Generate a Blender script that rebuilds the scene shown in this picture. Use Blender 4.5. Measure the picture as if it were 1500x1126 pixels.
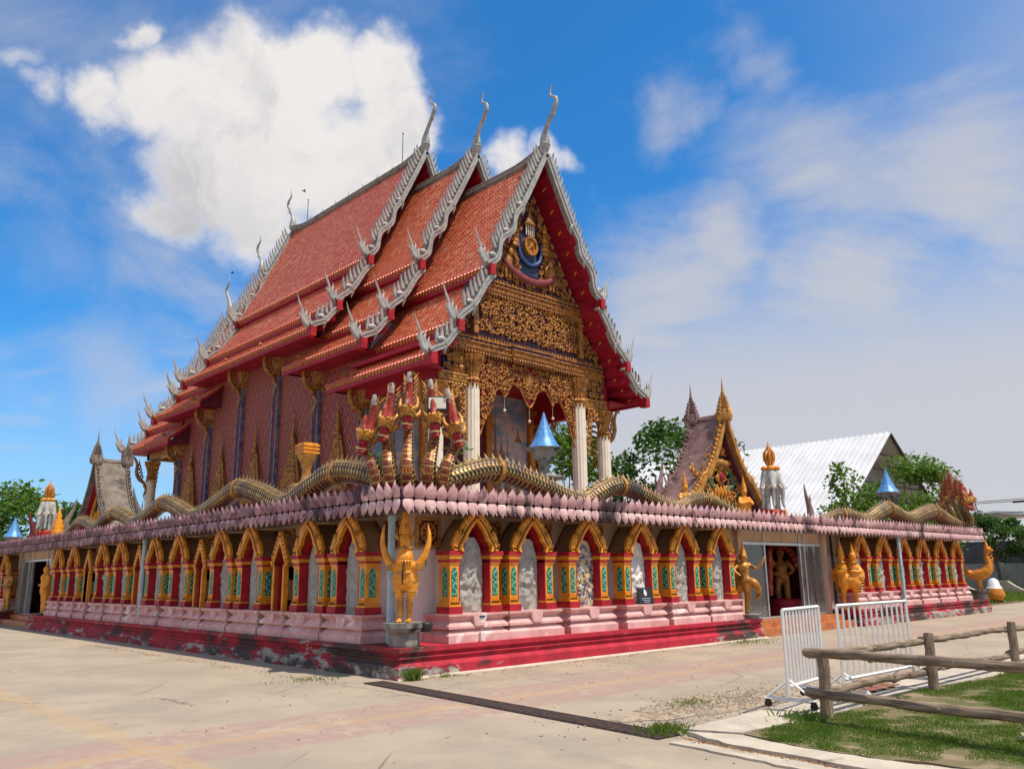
import bpy, math, random
import numpy as np
from mathutils import Vector, Matrix, Quaternion
R = math.radians
sc = bpy.context.scene
for o in list(bpy.data.objects): bpy.data.objects.remove(o)
COL = sc.collection

# ------------------------------------------------------------------ camera
CAM_P = Vector((-9.048, -12.565, 1.8)); YAW = 0.812763; PITCH = 0.226650; ROLL = -0.012930
fw = Vector((math.cos(PITCH)*math.cos(YAW), math.cos(PITCH)*math.sin(YAW), math.sin(PITCH)))
r0 = Vector((math.sin(YAW), -math.cos(YAW), 0)); u0 = r0.cross(fw)
rt = r0*math.cos(ROLL)+u0*math.sin(ROLL); up = -r0*math.sin(ROLL)+u0*math.cos(ROLL)
cd = bpy.data.cameras.new('camera'); cam = bpy.data.objects.new('camera', cd); COL.objects.link(cam)
cam.matrix_world = Matrix(((rt.x,up.x,-fw.x,CAM_P.x),(rt.y,up.y,-fw.y,CAM_P.y),(rt.z,up.z,-fw.z,CAM_P.z),(0,0,0,1)))
cd.sensor_width = 36; cd.lens = 29.0; cd.clip_start = .1; cd.clip_end = 3000
sc.camera = cam

# ------------------------------------------------------------------ node helpers
class NT:
    def __init__(s, t): s.t = t; s.N = t.nodes; s.L = t.links
    def n(s, ty, **k):
        x = s.N.new(ty)
        for a, b in k.items(): setattr(x, a, b)
        return x
    def put(s, sock, v):
        if v is None: return
        if isinstance(v, bpy.types.NodeSocket): s.L.new(v, sock)
        elif isinstance(v, (tuple, list)) and len(v) == 3 and sock.type == 'RGBA': sock.default_value = (*v, 1)
        else: sock.default_value = v
    def m(s, op, a, b=None, c=None, clamp=False):
        x = s.n('ShaderNodeMath', operation=op, use_clamp=clamp)
        for i, v in enumerate((a, b, c)):
            if v is not None: s.put(x.inputs[i], v)
        return x.outputs[0]
    def vm(s, op, a, b=None, sc=None):
        x = s.n('ShaderNodeVectorMath', operation=op); s.put(x.inputs[0], a)
        if b is not None: s.put(x.inputs[1], b)
        if sc is not None: s.put(x.inputs['Scale'], sc)
        return x.outputs['Value'] if op in ('DOT_PRODUCT', 'LENGTH', 'DISTANCE') else x.outputs['Vector']
    def noise(s, vec, scale, detail=5, rough=.55, dist=0):
        x = s.n('ShaderNodeTexNoise'); s.put(x.inputs['Vector'], vec); x.inputs['Scale'].default_value = scale
        x.inputs['Detail'].default_value = detail; x.inputs['Roughness'].default_value = rough; x.inputs['Distortion'].default_value = dist
        return x.outputs['Fac']
    def mr(s, v, a, b, c=0, d=1, smooth=True):
        x = s.n('ShaderNodeMapRange', interpolation_type='SMOOTHSTEP' if smooth else 'LINEAR'); s.put(x.inputs[0], v)
        for i, q in enumerate((a, b, c, d)): s.put(x.inputs[i+1], q)
        return x.outputs[0]
    def mix(s, f, a, b, mode='MIX'):
        x = s.n('ShaderNodeMix', data_type='RGBA', blend_type=mode); s.put(x.inputs[0], f); s.put(x.inputs[6], a); s.put(x.inputs[7], b)
        return x.outputs[2]

# ------------------------------------------------------------------ sun, sky, exposure
SUN = Vector((.12, -.46, 1.0)).normalized()          # towards the sun
sl = bpy.data.lights.new('sun', 'SUN'); sl.energy = 3.6; sl.angle = R(.55); sl.color = (1, .91, .78)
so = bpy.data.objects.new('sun', sl); COL.objects.link(so); so.rotation_euler = (-SUN).to_track_quat('-Z', 'Y').to_euler()
w = bpy.data.worlds.new('World'); sc.world = w; w.use_nodes = True
nt = NT(w.node_tree); nt.N.clear()
sky = nt.n('ShaderNodeTexSky', sky_type='NISHITA'); sky.sun_disc = False
sky.sun_elevation = math.asin(SUN.z); sky.sun_rotation = math.atan2(SUN.x, SUN.y); sky.air_density = 1.0; sky.dust_density = .6; sky.ozone_density = 2.6
tc = nt.n('ShaderNodeTexCoord').outputs['Generated']
d = nt.vm('NORMALIZE', tc)
dz = nt.n('ShaderNodeSeparateXYZ'); nt.put(dz.inputs[0], d); Z = dz.outputs['Z']
# planar coordinates on a cloud deck so that the clouds shrink towards the horizon
den = nt.m('MAXIMUM', nt.m('ADD', Z, .16), .05)
deck = nt.vm('SCALE', d, sc=nt.m('DIVIDE', 1, den))
wn = nt.n('ShaderNodeTexNoise'); nt.put(wn.inputs['Vector'], d); wn.inputs['Scale'].default_value = 5; wn.inputs['Detail'].default_value = 6; wn.inputs['Roughness'].default_value = .6
warp = nt.vm('SCALE', nt.vm('SUBTRACT', wn.outputs['Color'], (.5, .5, .5)), sc=.16)
dw = nt.vm('ADD', d, warp)
CUM = [(0.2412, 0.8087, 0.5365, 0.0401, 1), (0.2356, 0.8469, 0.4768, 0.0549, 0.85), (0.1907, 0.8605, 0.4724, 0.0382, 0.6), (0.1622, 0.8551, 0.4924, 0.0336, 0.5), (0.1384, 0.8648, 0.4827, 0.0326, 0.45), (0.2933, 0.8158, 0.4984, 0.0853, 1.1), (0.3411, 0.7747, 0.5325, 0.0959, 1.15), (0.3965, 0.7417, 0.5409, 0.0904, 1.1), (0.455, 0.7023, 0.5476, 0.0713, 1.05), (0.4803, 0.7173, 0.5049, 0.077, 1.05), (0.4, 0.7871, 0.4696, 0.1431, 1.2), (0.3322, 0.8417, 0.4255, 0.0966, 1.0), (0.3035, 0.8742, 0.3791, 0.0624, 0.8), (0.4592, 0.7668, 0.4485, 0.1297, 1.1), (0.394, 0.8315, 0.3916, 0.1008, 0.9), (0.6196, 0.6323, 0.4651, 0.0615, 0.8), (0.6482, 0.5986, 0.4707, 0.0393, 0.6)]
VEIL = [(0.7378, 0.3949, 0.5475, 0.104, 0.8), (0.7247, 0.4685, 0.5052, 0.0903, 0.8), (0.7918, 0.3917, 0.4686, 0.202, 0.55), (0.8792, 0.2528, 0.4038, 0.2298, 0.55), (0.7915, 0.4871, 0.369, 0.1314, 0.9), (0.787, 0.5361, 0.3054, 0.2243, 0.95), (0.8864, 0.3801, 0.2641, 0.282, 1.0), (0.9443, 0.2684, 0.1902, 0.2242, 0.9), (0.84, 0.5044, 0.2002, 0.2529, 1.0), (0.9167, 0.3672, 0.1573, 0.2504, 0.8), (0.2189, 0.9207, 0.3231, 0.0976, 0.35), (0.2759, 0.9382, 0.209, 0.1214, 0.35), (0.9225, 0.3797, 0.0688, 0.2191, 1.0), (0.8146, 0.5697, 0.1087, 0.243, 0.9), (0.9633, 0.2572, 0.0763, 0.1893, 1.0), (0.9304, 0.2327, 0.2831, 0.1924, 0.7)]
CLEAR = [(0.4268, 0.8134, 0.3953)]
def blob_field(blobs, vec):
    acc = None
    for (x, y, z, r, wgt) in blobs:
        q = nt.vm('DISTANCE', vec, (x, y, z))
        f = nt.mr(q, 0, r, wgt, 0, smooth=True)
        acc = f if acc is None else nt.m('MAXIMUM', acc, f)
    return acc
tex = nt.noise(d, 9, 9, .58, .3)
fine = nt.noise(d, 26, 6, .6)
cum = blob_field(CUM, dw)
cumd = nt.m('ADD', nt.m('ADD', cum, nt.m('MULTIPLY', nt.m('SUBTRACT', tex, .5), .75)), nt.m('MULTIPLY', nt.m('SUBTRACT', fine, .5), .12))
cmask = nt.mr(cumd, .12, .72)
# cheap self shading of the heap: thick middle and underside turn grey, rims stay white
thick = nt.m('MULTIPLY', nt.mr(cumd, .25, .75), nt.m('ADD', nt.m('MULTIPLY', nt.mr(nt.noise(dw, 6, 6, .6, .8), .44, .66), .55), nt.m('MULTIPLY', nt.mr(Z, .52, .34), .6)), clamp=True)
veilb = blob_field(VEIL, dw)
vn = nt.noise(deck, 1.25, 9, .6, .6)
vn2 = nt.noise(deck, .45, 4, .5)
veil = nt.m('ADD', nt.m('MULTIPLY', veilb, .75), nt.m('MULTIPLY', nt.m('SUBTRACT', vn, .5), 1.5))
vmask = nt.m('MULTIPLY', nt.m('MAXIMUM', nt.m('MULTIPLY', nt.mr(veil, .02, .80), .90), nt.m('MULTIPLY', nt.m('MULTIPLY', nt.mr(Z, .46, .18), nt.mr(veilb, .05, .6)), .9)), 1.0)
gm = nt.m('MULTIPLY', nt.mr(nt.m('ADD', vn, nt.m('MULTIPLY', vn2, .6)), .78, 1.15), .75)
away = nt.m('MULTIPLY', nt.mr(nt.vm('DISTANCE', d, CLEAR[0]), .50, 1.05), nt.m('ADD', .62, nt.m('MULTIPLY', nt.m('SUBTRACT', vn, .5), 1.0)))   # overcast like the right-hand veil, added over the other sky to whiten fill light
vmask = nt.m('MAXIMUM', nt.m('MAXIMUM', vmask, gm), away)
haze = nt.mr(Z, .30, -.02, 0, .62)
SKYS = .12
blue = nt.mix(1, sky.outputs[0], (.20, .74, 1.12), 'MULTIPLY')
WH = (5.3, 5.1, 5.0); GR = (3.25, 3.2, 3.4)
cshade = nt.mr(nt.noise(nt.vm('ADD', d, tuple(SUN*.035)), 9, 7, .58, .3), .40, .62)
ccol = nt.mix(nt.m('MULTIPLY', thick, nt.m('ADD', .25, nt.m('MULTIPLY', cshade, .75))), WH, GR)
c1 = nt.mix(haze, blue, (3.7, 4.1, 4.6))
c2 = nt.mix(vmask, c1, (3.8, 3.72, 3.85))
c3 = nt.mix(cmask, c2, ccol)
bg = nt.n('ShaderNodeBackground'); nt.put(bg.inputs[0], c3); bg.inputs[1].default_value = SKYS
nt.L.new(bg.outputs[0], nt.n('ShaderNodeOutputWorld').inputs[0])
sc.view_settings.view_transform = 'Standard'; sc.view_settings.look = 'None'; sc.view_settings.gamma = 1; sc.view_settings.exposure = .45
sc.view_settings.use_curve_mapping = False
sc.render.engine = 'CYCLES'
sc.cycles.max_bounces = 6; sc.cycles.diffuse_bounces = 3; sc.cycles.glossy_bounces = 2; sc.cycles.transparent_max_bounces = 6

# ------------------------------------------------------------------ mesh helpers
class MB:
    def __init__(s): s.v = []; s.f = []; s.mi = []; s.sm = []; s.at = None
    def add(s, vs, fs, mi=0, smooth=False, M=None):
        b = len(s.v)
        if M is not None: vs = [M @ Vector(p) for p in vs]
        s.v.extend([tuple(p) for p in vs])
        for f in fs: s.f.append(tuple(b+i for i in f)); s.mi.append(mi); s.sm.append(smooth)
        return s
    def box(s, x0, y0, z0, x1, y1, z1, mi=0, M=None):
        vs = [(x0,y0,z0),(x1,y0,z0),(x1,y1,z0),(x0,y1,z0),(x0,y0,z1),(x1,y0,z1),(x1,y1,z1),(x0,y1,z1)]
        return s.add(vs, [(0,3,2,1),(4,5,6,7),(0,1,5,4),(1,2,6,5),(2,3,7,6),(3,0,4,7)], mi, False, M)
    def prism(s, pts, a, b, axis='y', mi=0, M=None, smooth=False, cap=True):
        """polygon pts (u,w) extruded from a to b; axis y: (u,.,w)  x: (.,u,w)  z: (u,w,.)"""
        mk = {'y': lambda u, w, t: (u, t, w), 'x': lambda u, w, t: (t, u, w), 'z': lambda u, w, t: (u, w, t)}[axis]
        n = len(pts); vs = [mk(u, w, a) for u, w in pts]+[mk(u, w, b) for u, w in pts]
        fs = [(i, (i+1) % n, n+(i+1) % n, n+i) for i in range(n)]
        s.add(vs, fs, mi, smooth, M)
        if cap: s.add(vs, [tuple(range(n)), tuple(range(n, 2*n))[::-1]], mi, False, M)
        return s
    def ring(s, outer, inner, a, b, axis='y', mi=0, mi2=None, M=None):
        """band between two equally long outlines (open), extruded"""
        mk = {'y': lambda u, w, t: (u, t, w), 'x': lambda u, w, t: (t, u, w), 'z': lambda u, w, t: (u, w, t)}[axis]
        n = len(outer); mi2 = mi if mi2 is None else mi2
        vs = [mk(u, w, a) for u, w in outer]+[mk(u, w, a) for u, w in inner]+[mk(u, w, b) for u, w in outer]+[mk(u, w, b) for u, w in inner]
        fr = []; sd = []
        for i in range(n-1):
            fr += [(i, i+1, n+i+1, n+i), (2*n+i, 3*n+i, 3*n+i+1, 2*n+i+1)]
            sd += [(i, 2*n+i, 2*n+i+1, i+1), (n+i, n+i+1, 3*n+i+1, 3*n+i)]
        sd += [(0, n, 3*n, 2*n), (n-1, 3*n-1, 4*n-1, 2*n-1)]
        s.add(vs, fr, mi, False, M); return s.add(vs, sd, mi2, False, M)
    def tube(s, pts, rad, n=8, mi=0, smooth=True, sx=1, sy=1, ref=None, M=None, cap=True):
        P = [Vector(p) for p in pts]; k = len(P)
        if not hasattr(rad, '__len__'): rad = [rad]*k
        vs = []; pr = None
        for i in range(k):
            t = (P[min(i+1, k-1)]-P[max(i-1, 0)]).normalized()
            if pr is None:
                r_ = Vector(ref) if ref else (Vector((0, 0, 1)) if abs(t.z) < .9 else Vector((1, 0, 0)))
                a = (r_-t*r_.dot(t)).normalized()
            else: a = (pr-t*pr.dot(t)).normalized()
            pr = a; b = t.cross(a)
            for j in range(n):
                an = 2*math.pi*j/n
                vs.append(P[i]+a*(math.cos(an)*rad[i]*sx)+b*(math.sin(an)*rad[i]*sy))
        fs = [(i*n+j, i*n+(j+1) % n, (i+1)*n+(j+1) % n, (i+1)*n+j) for i in range(k-1) for j in range(n)]
        s.add(vs, fs, mi, smooth, M)
        if cap: s.add(vs, [tuple(range(n))[::-1], tuple(range((k-1)*n, k*n))], mi, False, M)
        return s
    def lathe(s, prof, n=12, c=(0, 0, 0), mi=0, smooth=True, M=None, sq=1, a0=0):
        vs = []; k = len(prof)
        for r, z in prof:
            for j in range(n):
                an = 2*math.pi*j/n+a0; vs.append((c[0]+r*math.cos(an), c[1]+r*math.sin(an)*sq, c[2]+z))
        fs = [(i*n+j, i*n+(j+1) % n, (i+1)*n+(j+1) % n, (i+1)*n+j) for i in range(k-1) for j in range(n)]
        s.add(vs, fs, mi, smooth, M)
        return s.add(vs, [tuple(range(n))[::-1], tuple(range((k-1)*n, k*n))], mi, False, M)
    def ball(s, c, r, mi=0, M=None, n=10, m=7):
        if not hasattr(r, '__len__'): r = (r, r, r)
        vs = []; fs = []
        for i in range(m+1):
            th = math.pi*i/m
            for j in range(n):
                ph = 2*math.pi*j/n
                vs.append((c[0]+r[0]*math.sin(th)*math.cos(ph), c[1]+r[1]*math.sin(th)*math.sin(ph), c[2]+r[2]*math.cos(th)))
        fs = [(i*n+j, (i+1)*n+j, (i+1)*n+(j+1) % n, i*n+(j+1) % n) for i in range(m) for j in range(n)]
        return s.add(vs, fs, mi, True, M)
    def mesh(s, name, mats):
        me = bpy.data.meshes.new(name); me.from_pydata(s.v, [], s.f)
        for m_ in mats: me.materials.append(m_)
        me.polygons.foreach_set('material_index', s.mi); me.polygons.foreach_set('use_smooth', s.sm)
        if s.at is not None:
            a = me.attributes.new('tint', 'FLOAT', 'POINT'); a.data.foreach_set('value', s.at)
        me.update(); return me
    def build(s, name, mats, parent=None, **k):
        if not isinstance(mats, (list, tuple)): mats = [mats]
        return obj(name, s.mesh(name, mats), parent, **k)
def obj(name, me, parent=None, loc=None, rz=None, M=None, kind=None, label=None):
    o = bpy.data.objects.new(name, me); COL.objects.link(o)
    if parent: o.parent = parent
    if M is not None: o.matrix_basis = M
    if loc: o.location = loc
    if rz is not None: o.rotation_euler = (0, 0, rz)
    if kind: o['kind'] = kind
    if label: o['label'] = label
    return o
def tag(o, label, cat, group=None, kind=None):
    o['label'] = label; o['category'] = cat
    if group: o['group'] = group
    if kind: o['kind'] = kind
    return o
def thing(name, label, cat, loc=(0, 0, 0), rz=0, group=None):
    o = bpy.data.objects.new(name, None); COL.objects.link(o); o.location = loc; o.rotation_euler = (0, 0, rz); o.empty_display_size = .2
    return tag(o, label, cat, group)
def remesh(o, vox, it=2):
    m_ = o.modifiers.new('r', 'REMESH'); m_.mode = 'VOXEL'; m_.voxel_size = vox; m_.use_smooth_shade = True
    if it: q = o.modifiers.new('s', 'SMOOTH'); q.factor = .5; q.iterations = it
def spline(pts, n=6):
    P = [Vector(p) for p in pts]; P = [P[0]*2-P[1]]+P+[P[-1]*2-P[-2]]; out = []
    for i in range(1, len(P)-2):
        for k in range(n):
            t = k/n; a, b, c, d_ = P[i-1], P[i], P[i+1], P[i+2]
            out.append(.5*((2*b)+(c-a)*t+(2*a-5*b+4*c-d_)*t*t+(3*b-a-3*c+d_)*t*t*t))
    out.append(P[-2]); return out
def lerp(a, b, t): return a+(b-a)*t
def taper(vals, n):
    """resample radii list to n values"""
    out = []
    for i in range(n):
        t = i/(n-1)*(len(vals)-1); k = min(int(t), len(vals)-2); out.append(lerp(vals[k], vals[k+1], t-k))
    return out
def stube(mb, pts, rads, n=8, sub=5, **k):
    S = spline(pts, sub); return mb.tube(S, taper(rads, len(S)), n, **k)

# ------------------------------------------------------------------ materials
def mat(name, c1, c2=None, scale=2.0, rough=.65, metal=0.0, bump=0.0, bscale=40.0, stains=(), spec=.35, lo=.35, hi=.65, rnd=0):
    m_ = bpy.data.materials.new(name); m_.use_nodes = True; t = NT(m_.node_tree); b = t.N['Principled BSDF']
    pos = t.n('ShaderNodeNewGeometry').outputs['Position']
    col = c1
    if c2 is not None: col = t.mix(t.mr(t.noise(pos, scale, 6, .6), lo, hi), c1, c2)
    for (sc_, s_, a, e, zs) in stains:
        mp = t.vm('MULTIPLY', pos, (1, 1, zs)) if zs != 1 else pos
        col = t.mix(t.mr(t.noise(mp, s_, 7, .62, .2), a, e), col, sc_)
    if rnd: col = t.mix(t.mr(t.n('ShaderNodeObjectInfo').outputs['Random'], 0, 1, 0, rnd, False), col, (.16, .08, .09))
    t.put(b.inputs['Base Color'], col); b.inputs['Roughness'].default_value = rough; b.inputs['Metallic'].default_value = metal
    b.inputs['Specular IOR Level'].default_value = spec
    if bump:
        bn = t.n('ShaderNodeBump'); bn.inputs['Strength'].default_value = bump; bn.inputs['Distance'].default_value = .02
        t.put(bn.inputs['Height'], t.noise(pos, bscale, 4, .6)); t.L.new(bn.outputs[0], b.inputs['Normal'])
    return m_
def plinthmat(name, axis, ranges, base):
    m_ = bpy.data.materials.new(name); m_.use_nodes = True; t = NT(m_.node_tree); b = t.N['Principled BSDF']
    pos = t.n('ShaderNodeNewGeometry').outputs['Position']; s_ = t.n('ShaderNodeSeparateXYZ'); t.put(s_.inputs[0], pos); u, z = s_.outputs[axis], s_.outputs[2]
    w_ = None
    for (a, e, k) in ranges:
        q = t.mr(u, a, e, 0, k); w_ = q if w_ is None else t.m('MAXIMUM', w_, q)
    st = t.vm('MULTIPLY', pos, (1, 1, 3.0)); n1 = t.noise(st, 1.3, 9, .68, .3); n2 = t.noise(pos, 5.5, 8, .7); n3 = t.noise(t.vm('MULTIPLY', pos, (1, 1, 2.2)), .8, 7, .65)
    col = t.mix(t.mr(t.noise(pos, 3, 6, .6), .35, .65), base, tuple(c*.72 for c in base))
    lowz = t.mr(z, .26, .20)
    bare = t.m('ADD', t.m('ADD', n1, t.m('MULTIPLY', t.m('SUBTRACT', n2, .5), .25)), t.m('MULTIPLY', w_, t.m('ADD', .10, t.m('MULTIPLY', lowz, .10))))
    fb = t.mr(bare, .655, .675); col = t.mix(fb, col, t.mix(t.mr(n2, .4, .6), (.45, .40, .35), (.30, .25, .22)))
    mould = t.m('ADD', n3, t.m('ADD', t.m('MULTIPLY', w_, .17), t.m('MULTIPLY', t.m('SUBTRACT', n2, .5), .35)))
    col = t.mix(t.m('MULTIPLY', t.mr(mould, .58, .74), .93), col, (.045, .034, .03))
    t.put(b.inputs['Base Color'], col); b.inputs['Roughness'].default_value = .7; b.inputs['Specular IOR Level'].default_value = .3
    bn = t.n('ShaderNodeBump'); bn.inputs['Strength'].default_value = .35; bn.inputs['Distance'].default_value = .015; t.put(bn.inputs['Height'], t.m('SUBTRACT', n2, fb)); t.L.new(bn.outputs[0], b.inputs['Normal'])
    return m_
DK = (.035, .028, .026)
M_ = {}
M_['bronze'] = mat('bronzed_gold', (.46, .20, .035), (.26, .09, .02), 5, .48, .15, .3, 50, [((.07, .03, .015), 5, .54, .72, 1)], .4)
M_['gold'] = mat('gold_paint', (.84, .34, .018), (.66, .22, .012), 6, .45, .04, .25, 60, [((.10, .045, .015), 5, .60, .78, 1)], .5)
M_['gold2'] = mat('aged_gold', (.58, .28, .045), (.34, .14, .03), 5, .45, .3, .3, 50, [((.05, .03, .02), 6, .54, .75, 1)], .5)
M_['goldorange'] = mat('ochre_gold', (.66, .27, .03), (.52, .17, .02), 5, .5, .1, .2, 50, [((.12, .05, .02), 4, .64, .8, .6)])
M_['red'] = mat('red_paint', (.42, .012, .022), (.30, .008, .016), 3, .55, 0, .1, 30)
M_['crimson'] = mat('crimson_soffit', (.40, .010, .030), (.30, .007, .022), 2, .6)
M_['maroon'] = mat('maroon_paint', (.16, .018, .028), (.10, .012, .02), 3, .6)
M_['plinth'] = plinthmat('weathered_red_plinth', 0, [(1.9, .3, 1.0), (9.0, 11.6, .95), (16, 20, .2)], (.50, .026, .050))
M_['plinthL'] = plinthmat('mouldy_red_plinth', 1, [(13, 5, 1.0), (-5, 0, .55)], (.44, .022, .036))
M_['pink'] = mat('pink_plaster', (.70, .42, .39), (.58, .30, .28), 3, .75, 0, .15, 30, [((.82, .68, .63), 2.2, .56, .70, 1), ((.12, .08, .075), 1.6, .68, .80, 2)])
M_['white'] = mat('white_plaster', (.80, .69, .64), (.74, .60, .55), 1.2, .8, 0, .1, 30, [((.40, .30, .25), 1.4, .64, .85, .35)])
M_['peach'] = mat('peach_plaster', (.62, .43, .30), (.52, .34, .23), 1.5, .8, 0, .1, 30, [((.22, .15, .11), 1.6, .58, .8, .5)])
M_['brown'] = mat('brown_cheek', (.34, .18, .08), (.26, .13, .06), 4, .75)
M_['green'] = mat('green_mirror', (.02, .27, .16), (.01, .16, .11), 30, .25, .2, .4, 70, [], .6)
M_['mint'] = mat('mint_scroll', (.25, .52, .38), (.12, .4, .28), 20, .35, .1)
M_['stone'] = mat('carved_grey_stone', (.43, .41, .37), (.36, .34, .30), 6, .85, 0, .6, 45, [((.22, .20, .18), 3, .60, .75, .5)])
M_['oldstone'] = mat('mossy_stone', (.30, .27, .24), (.18, .16, .14), 4, .9, 0, .5, 30, [((.03, .028, .026), 1.8, .50, .62, 1.4)])
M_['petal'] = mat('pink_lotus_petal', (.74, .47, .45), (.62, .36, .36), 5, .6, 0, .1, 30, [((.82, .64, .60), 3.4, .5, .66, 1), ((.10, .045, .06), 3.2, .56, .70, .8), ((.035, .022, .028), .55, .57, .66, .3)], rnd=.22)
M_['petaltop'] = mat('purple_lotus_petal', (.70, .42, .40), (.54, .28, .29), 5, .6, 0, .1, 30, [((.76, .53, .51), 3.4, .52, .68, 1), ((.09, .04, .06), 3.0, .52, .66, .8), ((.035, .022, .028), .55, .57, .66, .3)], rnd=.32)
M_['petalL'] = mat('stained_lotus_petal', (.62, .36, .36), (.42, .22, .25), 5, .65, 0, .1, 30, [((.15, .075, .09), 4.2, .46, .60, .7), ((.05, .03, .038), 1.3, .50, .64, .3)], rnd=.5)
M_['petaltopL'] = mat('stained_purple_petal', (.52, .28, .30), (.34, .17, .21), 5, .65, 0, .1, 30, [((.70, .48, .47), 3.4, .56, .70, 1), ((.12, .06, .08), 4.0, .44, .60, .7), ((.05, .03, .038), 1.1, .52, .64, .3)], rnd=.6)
M_['petalback'] = mat('dark_petal_backing', (.12, .055, .07), (.06, .03, .04), 3, .8)
M_['silver'] = mat('silver_grey_paint', (.42, .40, .37), (.28, .27, .25), 4, .5, .1, .3, 40, [((.12, .11, .10), 3.4, .58, .74, 1)], .5)
M_['tile'] = None
M_['concrete'] = mat('terrace_concrete', (.36, .33, .30), (.24, .22, .20), 1.5, .9, 0, .2, 20)
M_['ivory'] = mat('ivory_column', (.80, .70, .56), (.74, .62, .48), 3, .7, 0, .05, 30, [((.34, .24, .16), 1.8, .66, .85, .4)])
M_['steelwhite'] = mat('white_metal_paint', (.78, .77, .75), (.70, .69, .66), 6, .4, 0, 0, 0, [((.35, .22, .12), 7, .68, .76, 1)])
M_['alu'] = mat('aluminium', (.62, .62, .62), (.5, .5, .5), 4, .35, .7)
M_['wood'] = None
M_['dark'] = mat('dark_interior', (.018, .012, .010), (.03, .018, .014), 3, .8)
M_['black'] = mat('black_board', (.015, .015, .016), (.03, .03, .03), 8, .4)
M_['rust'] = mat('rusty_iron', (.075, .045, .038), (.035, .025, .024), 12, .8, .3, .3, 60)
M_['orangetile'] = mat('orange_floor_tile', (.55, .20, .06), (.38, .11, .04), 5, .45)
M_['pipe'] = mat('pale_blue_pipe', (.42, .55, .58), (.34, .46, .49), 3, .45, 0, 0, 0, [((.25, .22, .2), 3, .62, .75, .4)])
M_['bluemosaic'] = mat('blue_roof_cone', (.05, .22, .52), (.14, .33, .60), 9, .35, .1, .3, 60, [((.30, .38, .45), 5, .60, .72, .6)])
M_['navy'] = mat('navy_ground', (.02, .03, .10), (.03, .05, .16), 6, .5)
M_['teal'] = mat('teal_paint', (.02, .20, .19), (.03, .28, .24), 6, .5)
M_['slate'] = mat('grey_brown_roof', (.24, .20, .16), (.15, .12, .10), 3, .85, 0, .4, 25, [((.06, .05, .045), 1.4, .55, .7, 1)])
M_['plumroof'] = mat('plum_roof', (.25, .145, .13), (.155, .085, .08), 4, .75, 0, .4, 25, [((.34, .24, .22), 2.4, .55, .7, 1), ((.05, .03, .03), 1.4, .58, .72, 1)])
M_['corrug'] = mat('white_metal_sheet', (.74, .75, .76), (.64, .64, .64), .6, .45, .1, 0, 0, [((.45, .38, .32), .9, .66, .80, 1)])
M_['mouth'] = mat('red_mouth', (.36, .012, .02), (.25, .01, .02), 8, .35)
M_['crestred'] = mat('worn_red_crest', (.40, .03, .022), (.26, .035, .018), 8, .6, 0, .5, 40, [((.36, .27, .22), 9, .58, .64, 1), ((.06, .03, .02), 7, .55, .68, 1)])
M_['crestgrey'] = mat('bleached_crest_tip', (.55, .50, .45), (.38, .33, .30), 9, .8, 0, .4, 50, [((.08, .06, .05), 8, .55, .66, 1)])
M_['bark'] = mat('bark', (.16, .12, .085), (.09, .065, .05), 12, .9, 0, .6, 40)
def leafmat(name, a, b, tr=.35):
    m_ = mat(name, a, b, 1.6, .55, spec=.3); t = NT(m_.node_tree); p = t.N['Principled BSDF']
    tb = t.n('ShaderNodeBsdfTranslucent'); tb.inputs[0].default_value = (a[0]*1.6, a[1]*1.7, a[2]*.9, 1)
    ms = t.n('ShaderNodeMixShader'); ms.inputs[0].default_value = tr
    t.L.new(p.outputs[0], ms.inputs[1]); t.L.new(tb.outputs[0], ms.inputs[2]); t.L.new(ms.outputs[0], t.N['Material Output'].inputs[0]); return m_
M_['leaf'] = leafmat('leaf_green', (.055, .12, .022), (.03, .075, .015))
M_['leafbright'] = leafmat('leaf_bright', (.11, .19, .025), (.06, .13, .02))
M_['leafdark'] = leafmat('leaf_dark', (.035, .08, .02), (.02, .05, .014))
M_['grass'] = leafmat('grass_blade', (.10, .18, .022), (.17, .21, .04))
def tilemat():
    m_ = bpy.data.materials.new('clay_roof_tile'); m_.use_nodes = True; t = NT(m_.node_tree); b = t.N['Principled BSDF']
    a = t.n('ShaderNodeAttribute', attribute_name='tint').outputs['Fac']
    pos = t.n('ShaderNodeNewGeometry').outputs['Position']
    c = t.mix(t.mr(a, 0, 1, 0, 1, False), (.52, .105, .05), (.70, .215, .115))
    c = t.mix(t.mr(a, .93, .96), c, (.66, .32, .18))
    c = t.mix(t.mr(t.noise(pos, .35, 6, .6), .60, .86), c, (.40, .11, .055))
    c = t.mix(t.mr(t.noise(t.vm('MULTIPLY', pos, (1, 1, .25)), 1.3, 7, .65), .68, .78), c, (.19, .09, .055))
    t.put(b.inputs['Base Color'], c); b.inputs['Roughness'].default_value = .33; b.inputs['Specular IOR Level'].default_value = .55
    return m_
M_['tile'] = tilemat()
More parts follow.
